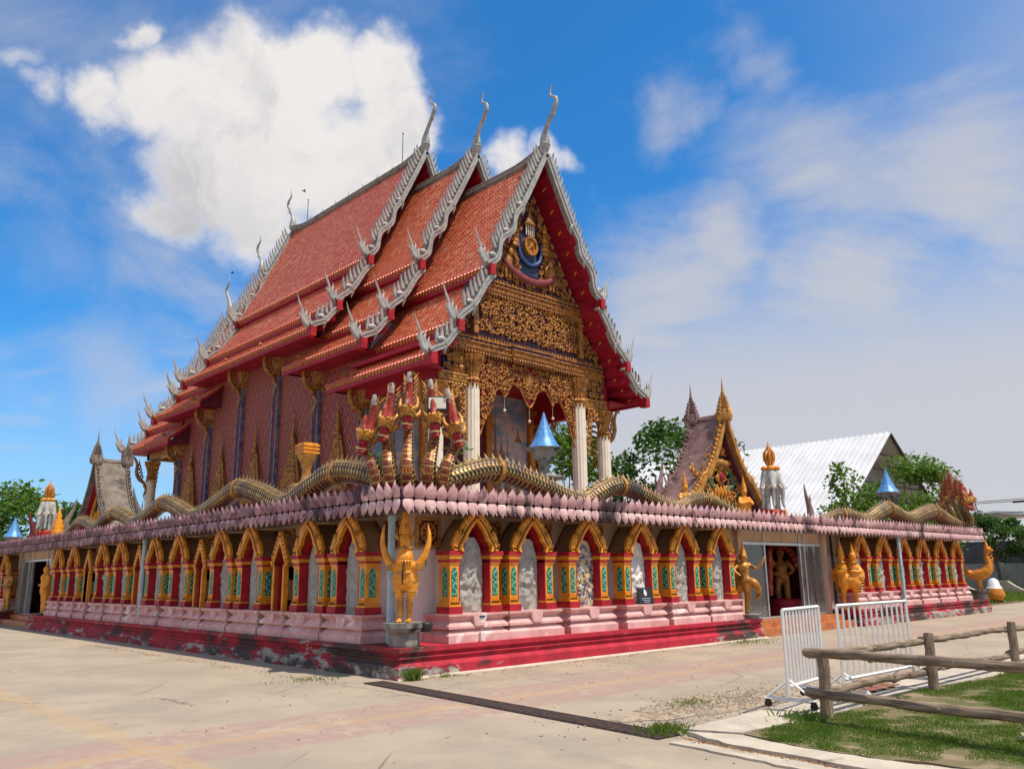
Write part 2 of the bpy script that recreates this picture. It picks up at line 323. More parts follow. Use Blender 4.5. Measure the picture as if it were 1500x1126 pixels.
def scalemat():
    m_ = bpy.data.materials.new('gold_scales'); m_.use_nodes = True; t = NT(m_.node_tree); b = t.N['Principled BSDF']
    a = t.n('ShaderNodeAttribute', attribute_name='tint').outputs['Fac']
    pos = t.n('ShaderNodeNewGeometry').outputs['Position']
    gold = t.mix(t.mr(t.noise(pos, 3, 5, .6), .4, .62), (.56, .35, .10), (.34, .18, .05))
    gold = t.mix(t.mr(t.noise(pos, .9, 4, .6), .56, .66), gold, (.16, .12, .08))
    c = t.mix(t.mr(a, .30, .58), (.022, .017, .014), gold)
    c = t.mix(t.mr(a, 1.5, 1.6), c, (.13, .016, .018))
    c = t.mix(t.mr(a, 2.5, 2.6), c, t.mix(t.mr(t.noise(pos, 11, 5, .7), .4, .6), (.28, .085, .018), (.14, .02, .014)))
    t.put(b.inputs['Base Color'], c); b.inputs['Roughness'].default_value = .42; b.inputs['Metallic'].default_value = .3
    return m_
M_['scale'] = scalemat()
def woodmat():
    m_ = bpy.data.materials.new('weathered_log'); m_.use_nodes = True; t = NT(m_.node_tree); b = t.N['Principled BSDF']
    oc = t.n('ShaderNodeTexCoord').outputs['Object']
    st = t.vm('MULTIPLY', oc, (14, 14, 1.3)); n1 = t.noise(st, 1.6, 8, .65, .4)
    pos = t.n('ShaderNodeNewGeometry').outputs['Position']
    c = t.mix(t.mr(n1, .35, .65), (.10, .065, .042), (.34, .25, .17))
    c = t.mix(t.mr(t.noise(pos, 2.2, 5, .6), .5, .7), c, (.15, .10, .07))
    t.put(b.inputs['Base Color'], c); b.inputs['Roughness'].default_value = .85
    bn = t.n('ShaderNodeBump'); bn.inputs['Strength'].default_value = .7; bn.inputs['Distance'].default_value = .012; t.put(bn.inputs['Height'], n1); t.L.new(bn.outputs[0], b.inputs['Normal'])
    return m_
M_['wood'] = woodmat()
def mosaicmat():
    m_ = bpy.data.materials.new('diamond_glass_mosaic'); m_.use_nodes = True; t = NT(m_.node_tree); b = t.N['Principled BSDF']
    pos = t.n('ShaderNodeNewGeometry').outputs['Position']; s_ = t.n('ShaderNodeSeparateXYZ'); t.put(s_.inputs[0], pos)
    u = t.m('DIVIDE', t.m('ADD', s_.outputs[0], s_.outputs[1]), .50); v = t.m('DIVIDE', s_.outputs[2], .86)
    wob = t.m('MULTIPLY', t.m('SINE', t.m('MULTIPLY', v, 12.566)), .05)
    a = t.m('FRACT', t.m('ADD', t.m('ADD', u, v), wob)); c = t.m('FRACT', t.m('SUBTRACT', t.m('ADD', u, wob), v))
    da = t.m('ABSOLUTE', t.m('SUBTRACT', a, .5)); dc = t.m('ABSOLUTE', t.m('SUBTRACT', c, .5)); mx = t.m('MAXIMUM', da, dc)
    line = t.mr(mx, .445, .465); inner = t.mr(mx, .20, .17)
    col = t.mix(line, (.36, .036, .016), (.40, .25, .17)); 
    rim = t.m('MULTIPLY', t.mr(mx, .30, .34), t.mr(mx, .43, .41)); col = t.mix(t.m('MULTIPLY', rim, .85), col, (.07, .05, .10))
    col = t.mix(inner, col, (.38, .10, .03))
    ns = t.noise(pos, 26, 3, .6); col = t.mix(t.mr(ns, .5, .68), col, (.16, .02, .02))
    col = t.mix(t.mr(t.noise(pos, 1.1, 5, .6), .54, .72), col, (.30, .085, .045))
    t.put(b.inputs['Base Color'], col); b.inputs['Roughness'].default_value = .6; b.inputs['Specular IOR Level'].default_value = .2
    bn = t.n('ShaderNodeBump'); bn.inputs['Strength'].default_value = .5; bn.inputs['Distance'].default_value = .02; t.put(bn.inputs['Height'], line); t.L.new(bn.outputs[0], b.inputs['Normal'])
    return m_
M_['mosaic'] = mosaicmat()
def glassmat():
    m_ = bpy.data.materials.new('door_glass'); m_.use_nodes = True; b = m_.node_tree.nodes['Principled BSDF']
    b.inputs['Base Color'].default_value = (.75, .8, .78, 1); b.inputs['Roughness'].default_value = .03; b.inputs['Transmission Weight'].default_value = .9; b.inputs['IOR'].default_value = 1.35
    return m_
M_['glass'] = glassmat()
XC, YC, LX, LY = 15.5, 27.1, 31.0, 54.2
rng = random.Random(7)
# ================================================================== ground
def plazamat():
    m_ = bpy.data.materials.new('plaza_paving'); m_.use_nodes = True; t = NT(m_.node_tree); b = t.N['Principled BSDF']
    pos = t.n('ShaderNodeNewGeometry').outputs['Position']; s_ = t.n('ShaderNodeSeparateXYZ'); t.put(s_.inputs[0], pos); X, Y = s_.outputs[0], s_.outputs[1]
    n1 = t.noise(pos, .55, 7, .6); n2 = t.noise(pos, 5, 7, .65); n3 = t.noise(pos, 60, 3, .6)
    c = t.mix(t.mr(n1, .35, .65), (.41, .33, .245), (.325, .27, .207))
    wob = t.m('MULTIPLY', t.m('SUBTRACT', t.noise(pos, 1.2, 5, .6), .5), .35)
    def band(q, c0, hw, soft=.06):
        return t.mr(t.m('ABSOLUTE', t.m('SUBTRACT', t.m('ADD', q, wob), c0)), hw+soft, hw-soft)
    wear = t.mr(n2, .36, .56)
    def lay(c, f, col, k): return t.mix(t.m('MULTIPLY', t.m('MULTIPLY', f, wear), k), c, col)
    pink = t.m('MAXIMUM', band(Y, -2.95, .95), t.m('MULTIPLY', band(X, -5.3, .0), 0))
    c = lay(c, pink, (.37, .245, .205), .95)
    c = lay(c, band(Y, -14.5, .9), (.38, .245, .205), .8)
    c = lay(c, band(Y, -2.95, .16, .08), (.46, .31, .16), .62)
    c = lay(c, t.m('MULTIPLY', band(X, -5.35, .17, .08), t.mr(Y, 9, 5)), (.46, .31, .16), .62)
    # grit, dust and old stains
    c = t.mix(t.mr(t.noise(pos, .9, 8, .7, .6), .56, .74), c, (.46, .37, .265))
    c = t.mix(t.m('MULTIPLY', t.mr(t.noise(pos, 2.3, 8, .72, .4), .58, .70), .55), c, (.25, .205, .16))
    c = t.mix(t.m('MULTIPLY', t.mr(n3, .56, .70), .5), c, (.22, .18, .15))
    edge = t.m('MULTIPLY', t.mr(Y, -3.2, -.15), t.mr(X, .4, 2.5))
    c = t.mix(t.m('MULTIPLY', t.m('MULTIPLY', edge, t.mr(n2, .45, .62)), .4), c, (.40, .31, .22))
    # saw-cut slab joints, chipped and dusty
    def joint(q, per, off):
        fr = t.m('ABSOLUTE', t.m('SUBTRACT', t.m('FRACT', t.m('DIVIDE', t.m('ADD', t.m('ADD', q, off), t.m('MULTIPLY', wob, .12)), per)), .5))
        return t.mr(fr, .4965, .4995)
    jt = t.m('MAXIMUM', joint(X, 2.6, .3), joint(Y, 2.6, 1.1))
    vo = t.n('ShaderNodeTexVoronoi', feature='DISTANCE_TO_EDGE'); t.put(vo.inputs['Vector'], t.vm('ADD', pos, t.vm('SCALE', (1, 1, 0), sc=t.m('MULTIPLY', t.m('SUBTRACT', n2, .5), .5)))); vo.inputs['Scale'].default_value = .33
    crack = t.m('MULTIPLY', t.mr(vo.outputs['Distance'], .0065, .002), t.mr(t.noise(pos, .3, 4, .6), .50, .58))
    seam = t.m('MAXIMUM', t.m('MULTIPLY', band(X, -.95, .014, .012), t.mr(n1, .38, .5)), crack)
    c = t.mix(t.m('MULTIPLY', seam, .75), c, (.16, .125, .095))
    c = t.mix(t.m('MULTIPLY', t.mr(t.noise(t.vm('MULTIPLY', pos, (1, .35, 1)), 1.1, 8, .68, .8), .54, .68), .38), c, (.27, .235, .195))
    c = t.mix(t.m('MULTIPLY', jt, t.mr(n1, .42, .6, .15, .75)), c, (.24, .20, .16))
    # black edge along the raised kerb and under the log fence
    t.put(b.inputs['Base Color'], c); b.inputs['Roughness'].default_value = .9; b.inputs['Specular IOR Level'].default_value = .2
    bn = t.n('ShaderNodeBump'); bn.inputs['Strength'].default_value = .25; bn.inputs['Distance'].default_value = .02
    t.put(bn.inputs['Height'], t.m('ADD', t.m('ADD', n2, t.m('MULTIPLY', n3, .4)), t.m('MULTIPLY', jt, -.6))); t.L.new(bn.outputs[0], b.inputs['Normal'])
    return m_
mb = MB(); mb.add([(-900, -900, 0), (900, -900, 0), (900, 900, 0), (-900, 900, 0)], [(0, 1, 2, 3)])
g = mb.build('plaza', plazamat()); g['kind'] = 'structure'; g['label'] = 'pale sunlit concrete plaza with faded pink bands'
M_['turf'] = mat('turf_soil', (.11, .12, .035), (.22, .165, .09), .9, .95, 0, .8, 60, [((.30, .225, .14), 1.7, .50, .62, 1)])
M_['kerb'] = mat('pale_kerb_concrete', (.55, .48, .38), (.44, .38, .30), 2, .9, 0, .3, 30, [((.28, .22, .17), 2.2, .56, .7, 1)])
M_['dirt'] = mat('sandy_dirt', (.36, .27, .18), (.46, .37, .26), 3, .95, 0, .8, 50, [((.22, .16, .11), 7, .5, .66, 1)])
# lawn: slightly raised sheet behind the kerb
def jag(pts, step=.12, amp=.018, seed=2):
    q = random.Random(seed); out = []
    for (x0, y0), (x1, y1) in zip(pts, pts[1:]+pts[:1]):
        L_ = math.hypot(x1-x0, y1-y0); n = max(1, min(60, int(L_/step)))
        for i in range(n):
            t = i/n; k = amp if i else amp*.3; out.append((lerp(x0, x1, t)+q.gauss(0, k), lerp(y0, y1, t)+q.gauss(0, k)))
    return out
LAWN = [(-.50, -7.20), (.35, -7.24), (.9, -7.36), (2.4, -7.30), (3.9, -7.24), (5.2, -7.34), (6.5, -7.52), (8, -7.64), (12, -7.9), (26, -8.6), (26, -24), (.8, -24), (.1, -13), (-.32, -11), (-.57, -9.67), (-.72, -8.7), (-.68, -7.9)]
mb = MB(); mb.prism(jag(LAWN, .15, .03, 4), .004, .056, 'z'); o = mb.build('lawn', M_['turf']); o['kind'] = 'structure'; o['label'] = 'small lawn inside the log fence'
def slab(name, pts, z1, m_, label=None, seed=1):
    mb = MB(); mb.prism(jag(pts, .14, .014, seed), .002, z1, 'z'); o = mb.build(name, m_); o['kind'] = 'structure'
    if label: o['label'] = label
    return o
slab('kerb', [(-.70, -6.55), (.72, -6.50), (1.95, -6.43), (4.5, -6.60), (7.7, -6.55), (12, -6.55), (12, -7.86), (8, -7.60), (6.5, -7.48), (5.2, -7.30), (3.9, -7.20), (2.4, -7.26), (.9, -7.32), (.35, -7.20), (-.46, -7.16)], .06, M_['kerb'], 'pale concrete kerb beside the lawn', 3)
slab('kerb', [(-.76, -6.62), (-.54, -7.18), (-.71, -7.9), (-.75, -8.7), (-.60, -9.67), (-.35, -11), (.05, -13), (-.55, -13), (-.95, -11), (-1.16, -9.8), (-1.18, -8.76), (-1.08, -8.0), (-1.05, -7.29)], .05, M_['kerb'], 'pale concrete kerb curving round the lawn corner', 5)
slab('kerb', [(-1.02, -6.72), (-1.12, -7.3), (-1.14, -8.0), (-1.25, -8.76), (-1.22, -9.8), (-1.0, -11), (-.6, -13), (-1.1, -13), (-1.4, -11), (-1.55, -9.8), (-1.5, -8.6), (-1.37, -7.5), (-1.30, -6.78)], .022, M_['kerb'], None, 7)
# dirt sheet beyond the kerb
def blobpoly(cx, cy, rx, ry, n=26, seed=1, j=.25):
    q = random.Random(seed); return [(cx+rx*math.cos(2*math.pi*i/n)*(1+q.uniform(-j, j)), cy+ry*math.sin(2*math.pi*i/n)*(1+q.uniform(-j, j))) for i in range(n)]
mb = MB(); mb.add([(x, y, .006) for x, y in blobpoly(1.9, -5.55, 2.3, .62, 30, 3, .22)], [tuple(range(30))]); o = mb.build('dirt_patch', M_['dirt']); o['kind'] = 'structure'
# pebbles on the dirt
def scatter_stones(name, n, fn, s0, s1, m_, seed, label):
    q = random.Random(seed); mb = MB()
    base = [(1,0,0),(-.6,.8,0),(-.7,-.7,0),(.1,.1,.8),(.5,-.9,.1)]
    for _ in range(n):
        x, y, z = fn(q); s_ = q.uniform(s0, s1); an = q.uniform(0, 6.3); ca, sa = math.cos(an), math.sin(an)
        vs = [(x+(a*ca-b_*sa)*s_*q.uniform(.7, 1.2), y+(a*sa+b_*ca)*s_*q.uniform(.7, 1.2), z+c_*s_*.7) for a, b_, c_ in base]
        mb.add(vs, [(0,1,3),(1,2,3),(2,4,3),(4,0,3)])
    o = mb.build(name, m_); o['kind'] = 'stuff'; o['label'] = label; o['category'] = 'pebbles' if 'pebble' in name else 'litter'; return o
M_['pebble'] = mat('pebble', (.30, .24, .18), (.16, .12, .09), 20, .9)
scatter_stones('pebbles', 1500, lambda q: (q.gauss(1.9, 1.2), -5.55+q.gauss(0, .32), .006), .008, .028, M_['pebble'], 5, 'loose pebbles on the sandy patch before the kerb')
M_['deadleaf'] = mat('dead_leaf', (.20, .085, .035), (.30, .19, .09), 9, .9)
def leafline(q):
    k = q.random()
    if k < .30: return (-1.04+q.gauss(0, .035)-.14*(t_ := q.random()), -6.75-1.9*t_, .022)
    if k < .55: return (.2+12*(t_ := q.random()), -.12-abs(q.gauss(0, .10)), .004)
    if k < .80: return (-.95+q.gauss(0, .10), .3+14*q.random(), .004)
    return (q.uniform(-6, 9), q.uniform(-9, 0), .004)
scatter_stones('leaf_litter', 900, leafline, .008, .026, M_['deadleaf'], 6, 'dry brown leaf litter along the kerb and plinth')
# grass blades
def inside(x, y, poly):
    c = False; j = len(poly)-1
    for i in range(len(poly)):
        if (poly[i][1] > y) != (poly[j][1] > y) and x < (poly[j][0]-poly[i][0])*(y-poly[i][1])/(poly[j][1]-poly[i][1])+poly[i][0]: c = not c
        j = i
    return c
def grass(name, n, pick, h0, h1, m_, seed, z0, wd=.006):
    q = random.Random(seed); vs = []; fs = []
    for _ in range(n):
        x, y, k = pick(q)
        if k <= 0: continue
        h = q.uniform(h0, h1)*k; an = q.uniform(0, 6.283); ln = q.uniform(.1, .8)*h; w_ = wd*q.uniform(.6, 1.4)
        ca, sa = math.cos(an), math.sin(an); b = len(vs); la = q.uniform(0, 6.283)
        vs += [(x-ca*w_, y-sa*w_, z0), (x+ca*w_, y+sa*w_, z0), (x+math.cos(la)*ln*.4, y+math.sin(la)*ln*.4, z0+h*.65), (x+math.cos(la)*ln, y+math.sin(la)*ln, z0+h)]
        fs += [(b, b+1, b+2), (b, b+2, b+3)] if False else [(b, b+1, b+2), (b+1, b+3, b+2)]
    me = bpy.data.meshes.new(name); me.from_pydata(vs, [], fs); me.materials.append(m_); o = obj(name, me); o['kind'] = 'stuff'; return o
from mathutils import noise as mn
def pick_lawn(q):
    x = -.75+9.2*q.random()**1.2; y = q.uniform(-11.8, -7.2)
    if not inside(x, y, LAWN): return x, y, 0
    v = mn.noise((x*1.1, y*1.1, 3.1))+.6*mn.noise((x*3.2, y*3.2, 1))
    return x, y, (0 if v < -.22 else min(1.35, .5+v))
o = grass('grass', 150000, pick_lawn, .018, .062, M_['grass'], 11, .054); tag(o, 'short patchy green grass of the fenced lawn', 'grass', kind='stuff')
def pick_far(q): return q.uniform(32.5, 70), q.uniform(2.2, 16), q.uniform(.5, 1.4)
mb = MB(); mb.prism([(31.6, 2.0), (70, 2.6), (75, 18), (31.6, 12)], .004, .05, 'z'); o = mb.build('verge', M_['turf']); o['kind'] = 'structure'; o['label'] = 'green verge beyond the far right corner'
o = grass('verge_grass', 22000, pick_far, .12, .3, M_['grass'], 12, .04, .03); tag(o, 'green grass on the verge beyond the gallery', 'grass', kind='stuff')
def tuft(name, x, y, n, r_, h, label, m_='grass'):
    q = random.Random(int(x*100+y*77)); o = grass(name, n, lambda q_: (x+q_.gauss(0, r_), y+q_.gauss(0, r_*.7), 1), h*.5, h, M_[m_], int(x*31+y*17)+5, .002, .007); o['label'] = label; o['category'] = 'weed'; return o
tuft('weed_tuft', .22, -.12, 260, .07, .24, 'bright green weed tuft at the plinth corner')
tuft('weed_tuft', .98, -.10, 120, .12, .07, 'low flat weeds along the front plinth near the corner')
tuft('weed_tuft', -.95, 1.3, 160, .30, .07, 'thin dry weeds along the crack beside the shaded plinth')
tuft('weed_tuft', -.80, -6.35, 420, .16, .12, 'green weeds at the end of the drain by the kerb')
tuft('weed_tuft', .82, -7.26, 350, .20, .16, 'green weeds round the foot of the corner fence post')
tuft('weed_tuft', 10.8, -.30, 240, .5, .10, 'low weeds along the front plinth near the steps')
tuft('weed_tuft', 1.2, -5.3, 160, .22, .07, 'sparse weeds on the sandy patch')

# drain
DA, DB = Vector((-.42, .16, 0)), Vector((-.99, -6.55, 0)); dv = (DB-DA).normalized(); dn = Vector((-dv.y, dv.x, 0)); DL = (DB-DA).length
dt = thing('drain_grate', 'long rusty iron drain grate set in the plaza', 'drain', DA)
mb = MB(); q0 = dn*.17
mb.add([-q0+Vector((0,0,.003)), q0+Vector((0,0,.003)), dv*DL+q0+Vector((0,0,.003)), dv*DL-q0+Vector((0,0,.003))], [(0,1,2,3)]); mb.build('channel', M_['dark'], dt)
mb = MB()
for s_ in (-1, 1):
    a = dn*(.18*s_); mb.tube([a+Vector((0,0,.006)), a+dv*DL+Vector((0,0,.006))], .018, 4, smooth=False)
mb.build('edge_angle', M_['rust'], dt)
bar = MB(); bar.tube([-dn*.17, dn*.17], .014, 4, smooth=False); bme = bar.mesh('bar', [M_['rust']])
nb = 105
for i in range(nb): obj('bar', bme, dt, loc=tuple(dv*(DL*(i+.5)/nb)+Vector((0, 0, .010))))

# ================================================================== gallery building (the square base)
GAL = thing('gallery_building', 'low square gallery with red plinth, gold arched niches and lotus petal eave', 'building')
def face_pt(face, u, v, z): return (u, v, z) if face == 'F' else (v, u, z)
def seg(profile, face, u0, u1, m0, m1, name, m_, zo=0):
    """moulding of profile [(v,z)] running along u, mitred at either end when m0/m1"""
    mb = MB(); n = len(profile)
    A = [face_pt(face, u0+(v if m0 else 0), v, z) for v, z in profile]; B = [face_pt(face, u1-(v if m1 else 0), v, z) for v, z in profile]
    mb.add(A+B, [(i, i+1, n+i+1, n+i) for i in range(n-1)]+[tuple(range(n)), tuple(range(n, 2*n))])
    return mb.build(name, m_, GAL)
PL = [(1.2, 0), (0, 0), (0, .20), (.015, .225), (.06, .245), (.09, .27), (.09, .31), (.06, .335), (.05, .36), (.09, .385), (.10, .41), (.05, .445), (.03, .46), (.03, .54), (1.2, .54)]
seg(PL, 'F', 0, 12.35, True, False, 'plinth', M_['plinth']); seg(PL, 'F', 18.6, LX, False, False, 'plinth', M_['plinth'])
seg(PL, 'L', 0, 24.6, True, False, 'plinth', M_['plinthL']); seg(PL, 'L', 29.6, LY, False, False, 'plinth', M_['plinthL'])
# whitewashed footing
seg([(.5, -.02), (-.07, -.02), (-.07, .012), (0, .045), (.5, .045)], 'F', 0, 12.5, True, False, 'footing', M_['kerb'])
WV = 1.0
def wallseg(face, u0, u1, z0, z1, m_, name='wall', v0=WV, v1=WV+.2):
    a = face_pt(face, u0, v0, z0); b = face_pt(face, u1, v1, z1); mb = MB()
    mb.box(min(a[0], b[0]), min(a[1], b[1]), a[2], max(a[0], b[0]), max(a[1], b[1]), b[2]); return mb.build(name, m_, GAL)
for (a, b) in ((1.0, 12.75), (18.25, LX-1)):
    wallseg('F', a, b, .54, 2.31, M_['white']); wallseg('F', a, b, 2.31, 3.04, M_['peach'], 'upper_wall', WV-.003)
for (a, b) in ((1.2, 24.5), (29.7, LY-1)):
    wallseg('L', a, b, .54, 2.31, M_['white']); wallseg('L', a, b, 2.31, 3.04, M_['peach'], 'upper_wall', WV-.003)
mb = MB(); mb.box(LX-1.0, 1.2, 0, LX-.8, LY-1, 3.04); mb.box(1.2, LY-1.2, 0, LX-1, LY-1, 3.04); mb.build('rear_wall', M_['white'], GAL)
mb = MB(); mb.box(.07, .07, 3.05, LX-.07, LY-.07, 3.36); mb.build('terrace_slab', M_['concrete'], GAL)
# petal backing band
BK = [(.3, 3.00), (.02, 3.00), (-.01, 3.05), (-.01, 3.18), (.03, 3.21), (-.01, 3.24), (-.01, 3.38), (.06, 3.44), (.3, 3.44)]
for f_, L_ in (('F', LX), ('L', LY)): seg(BK, f_, 0, L_, True, False, 'eave_band', M_['petalback'])
# lotus petals: bulged ogee leaves in two rows
def petal(h, wd, bul, up_):
    prof = [(0, .66), (.12, .94), (.30, 1.02), (.50, .95), (.68, .68), (.82, .30), (1.0, .02)]; vs = []; fs = []; nu = 5
    for t, w_ in prof:
        for j in range(nu):
            s_ = j/(nu-1)*2-1; out = bul*(math.sin(math.pi*min(1, .15+t*.8))*.8+.15)*(1-.75*s_*s_)+(.05*t*t if up_ else .03*t*t)
            vs.append((s_*wd/2*w_, -out, (t*h if up_ else -t*h)))
    for i in range(len(prof)-1):
        for j in range(nu-1): fs.append((i*nu+j, i*nu+j+1, (i+1)*nu+j+1, (i+1)*nu+j))
    return vs, fs
PW = .262
PU, PD = petal(.315, PW*.98, .085, True), petal(.275, PW*.98, .075, False)
def pm(name, P, m_):
    m2 = MB(); m2.add(P[0], P[1], 0, True); return m2.mesh(name, [m_])
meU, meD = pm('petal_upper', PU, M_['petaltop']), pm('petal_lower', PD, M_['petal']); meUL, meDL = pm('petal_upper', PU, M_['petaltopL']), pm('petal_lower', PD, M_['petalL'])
BT = ([(0.0, .25), (.30, .55), (.62, .42), (1, .02)])
rest = MB(); tips = MB(); NEAR = 20.2
for f_, L_ in (('F', LX), ('L', LY)):
    n = int(L_/PW); rz = 0 if f_ == 'F' else -math.pi/2
    for i in range(n):
        u = (i+.5)*L_/n; x, y, z = face_pt(f_, u, -.012, 0); jit = rng.uniform(-.03, .03)
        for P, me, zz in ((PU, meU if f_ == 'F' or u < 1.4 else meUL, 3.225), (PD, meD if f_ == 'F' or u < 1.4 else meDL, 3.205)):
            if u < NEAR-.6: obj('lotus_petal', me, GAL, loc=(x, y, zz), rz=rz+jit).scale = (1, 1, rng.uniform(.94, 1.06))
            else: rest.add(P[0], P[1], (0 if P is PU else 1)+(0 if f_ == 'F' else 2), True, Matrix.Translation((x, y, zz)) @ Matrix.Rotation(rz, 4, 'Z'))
        x2, y2, _ = face_pt(f_, u+L_/n/2, .005, 0)
        T_ = Matrix.Translation((x2, y2, 3.24)) @ Matrix.Rotation(rz, 4, 'Z')
        tips.add([(-.07, 0, 0), (.07, 0, 0), (0, -.02, .27), (0, .05, 0)], [(0, 1, 2), (1, 3, 2), (3, 0, 2)], 0, False, T_)
        T_ = Matrix.Translation((x2, y2, 3.19)) @ Matrix.Rotation(rz, 4, 'Z')
        tips.add([(-.07, 0, 0), (.07, 0, 0), (0, -.02, -.235), (0, .05, 0)], [(0, 1, 2), (1, 3, 2), (3, 0, 2)], 1, False, T_)
rest.build('distant_petals', [M_['petaltop'], M_['petal'], M_['petaltopL'], M_['petalL']], GAL, kind='stuff'); tips.build('petal_tips', [M_['petaltop'], M_['petal']], GAL, kind='stuff')

# ---- niches
def loft_ped(hw, name='pedestal'):
    prof = [(.00, .16, .54), (.00, .16, .68), (-.025, .19, .70), (-.11, .27, .775), (-.115, .275, .79), (-.02, .185, .80), (-.02, .185, .845), (-.10, .255, .93), (-.115, .27, .945), (-.03, .19, 1.02), (-.02, .18, 1.035), (-.02, .18, 1.07)]
    mb = MB(); vs = []
    for dw_, v, z in prof:
        h = hw+dw_; vs += [(-h, 1.0, z), (-h, v, z), (h, v, z), (h, 1.0, z)]
    fs = []
    for i in range(len(prof)-1):
        for j in range(3): fs.append((i*4+j, i*4+j+1, i*4+5+j, i*4+4+j))
    fs.append(tuple(len(vs)-4+j for j in range(4))); mb.add(vs, fs)
    mb.prism([(-.17, 1.03), (.17, 1.03), (.13, .86), (.09, .835), (-.09, .835), (-.13, .86)], .165, .4, 'y')      # tongue
    return mb.mesh(name, [M_['pink']])
def mirror(h): return h+[(-u, z) for u, z in h[::-1][1:]] if abs(h[-1][0]) < 1e-6 else h+[(-u, z) for u, z in h[::-1]]
def arch_sets(s, z0, zs, za):
    """inner and outer half outlines: s half opening"""
    inn = [(s, z0), (s, zs-.06), (s*.90, zs), (s*1.0, zs+.09), (s*.88, zs+.18), (s*.68, zs+.23), (s*.62, zs+.32), (s*.43, zs+.43), (s*.20, zs+.53), (0, za-.11)]
    out = [(s+.09, z0), (s+.09, zs-.06), (s+.10, zs), (s+.11, zs+.09), (s+.04, zs+.21), (s*.78+.05, zs+.31), (s*.62+.06, zs+.40), (s*.43+.065, zs+.50), (s*.20+.055, zs+.60), (0, za+.01)]
    return inn, out
def flames(mb, out, k0, v0, v1, mi=0, sz=.15):
    for side in (-1, 1):
        for i in range(k0, len(out)-1):
            a, b = Vector(out[i]), Vector(out[i+1])
            for t in ((.2, .7) if (b-a).length < .25 else (.1, .35, .6, .85)):
                p = a.lerp(b, t); d_ = (b-a).normalized(); nn = Vector((d_.y, -d_.x)); nn = nn if nn.x > 0 else -nn
                tip = p+nn*sz*.80+d_*sz*.80; p0 = p-d_*.03-nn*.03; p1 = p+d_*.03-nn*.03
                pts = [(p0.x*side, p0.y), ((p+nn*sz*.55).x*side, (p+nn*sz*.55).y), (tip.x*side, tip.y), (p1.x*side, p1.y)]
                mb.prism(pts, v0, v1, 'y', mi)
def niche_meshes(s, hw):
    zs = 2.27; inn, out = arch_sets(s, 1.07, zs, 2.985)
    core = MB(); I = mirror(inn); O = mirror([(u+.03, z+.03) if u > 0 else (u, z+.06) for u, z in inn])
    core.ring(O, I, .32, .9, 'y', 0)
    O2 = mirror([(u-.035, z-.03) if u > 0 else (u, z-.05) for u, z in out]); O2 = [p for p in O2]
    core.ring(O2[2:-2], O[2:-2], .40, 1.0, 'y', 1)
    for sd in (-1, 1): core.box(min(sd*(s+.03), sd*(s+.1)), .55, 1.07, max(sd*(s+.03), sd*(s+.1)), 1.0, 2.24, 2)
    core.prism(O2, .9, .95, 'y', 0)
    core = core.mesh('niche', [M_['red'], M_['brown'], M_['white']])
    a = MB(); oi = inn[2:]; oo = out[2:]
    a.ring(mirror(oo), mirror(oi), .25, .40, 'y', 0); a.ring(mirror([(u*.5+v*.5, z*.5+y*.5) for (u, z), (v, y) in zip(oo, oi)]), mirror(oi), .23, .26, 'y', 0)
    flames(a, oo, 0, .25, .33)
    for sd in (-1, 1): a.prism([(sd*(s+.06), 2.28), (sd*(s+.10), 2.46), (sd*(s+.09), 2.68), (sd*(s+.19), 2.50), (sd*(s+.21), 2.30)], .26, .34, 'y')
    a = a.mesh('arch', [M_['gold']])
    p = MB(); c_ = 0
    w_ = .135
    for (dw_, z0, z1, mi) in ((.03, 1.07, 1.21, 0), (.012, 1.21, 1.25, 1), (-.005, 1.25, 1.30, 1), (-.02, 1.30, 2.02, 1), (-.005, 2.02, 2.06, 1), (.01, 2.06, 2.10, 0), (.0, 2.10, 2.13, 1), (.03, 2.13, 2.20, 1), (.05, 2.20, 2.285, 0)):
        h = w_+dw_; p.box(-h, .30-dw_, z0, h, .66+dw_*.5, z1, mi)
    for k in range(5): p.prism([(-.115+k*.046, 1.25), (-.115+k*.046+.046, 1.25), (-.115+k*.046+.023, 1.36)], .305, .33, 'y', 1)
    p = p.mesh('pilaster', [M_['red'], M_['gold']])
    g_ = MB(); g_.prism([(-.075, 1.40), (.075, 1.40), (.075, 1.86), (.04, 1.94), (0, 1.97), (-.04, 1.94), (-.075, 1.86)], -.004, .02, 'y', 0)
    S = [(.045*math.sin(i*.9), -.008, 1.43+i*.5/16) for i in range(17)]; g_.tube(S, .013, 5, 1)
    for i in range(8): g_.ball((.05*math.cos(i*3.14)*-1, -.006, 1.45+i*.062), (.02, .008, .024), 1, n=6, m=4)
    g_ = g_.mesh('green_panel', [M_['green'], M_['mint']])
    return core, a, p, g_, loft_ped(hw)
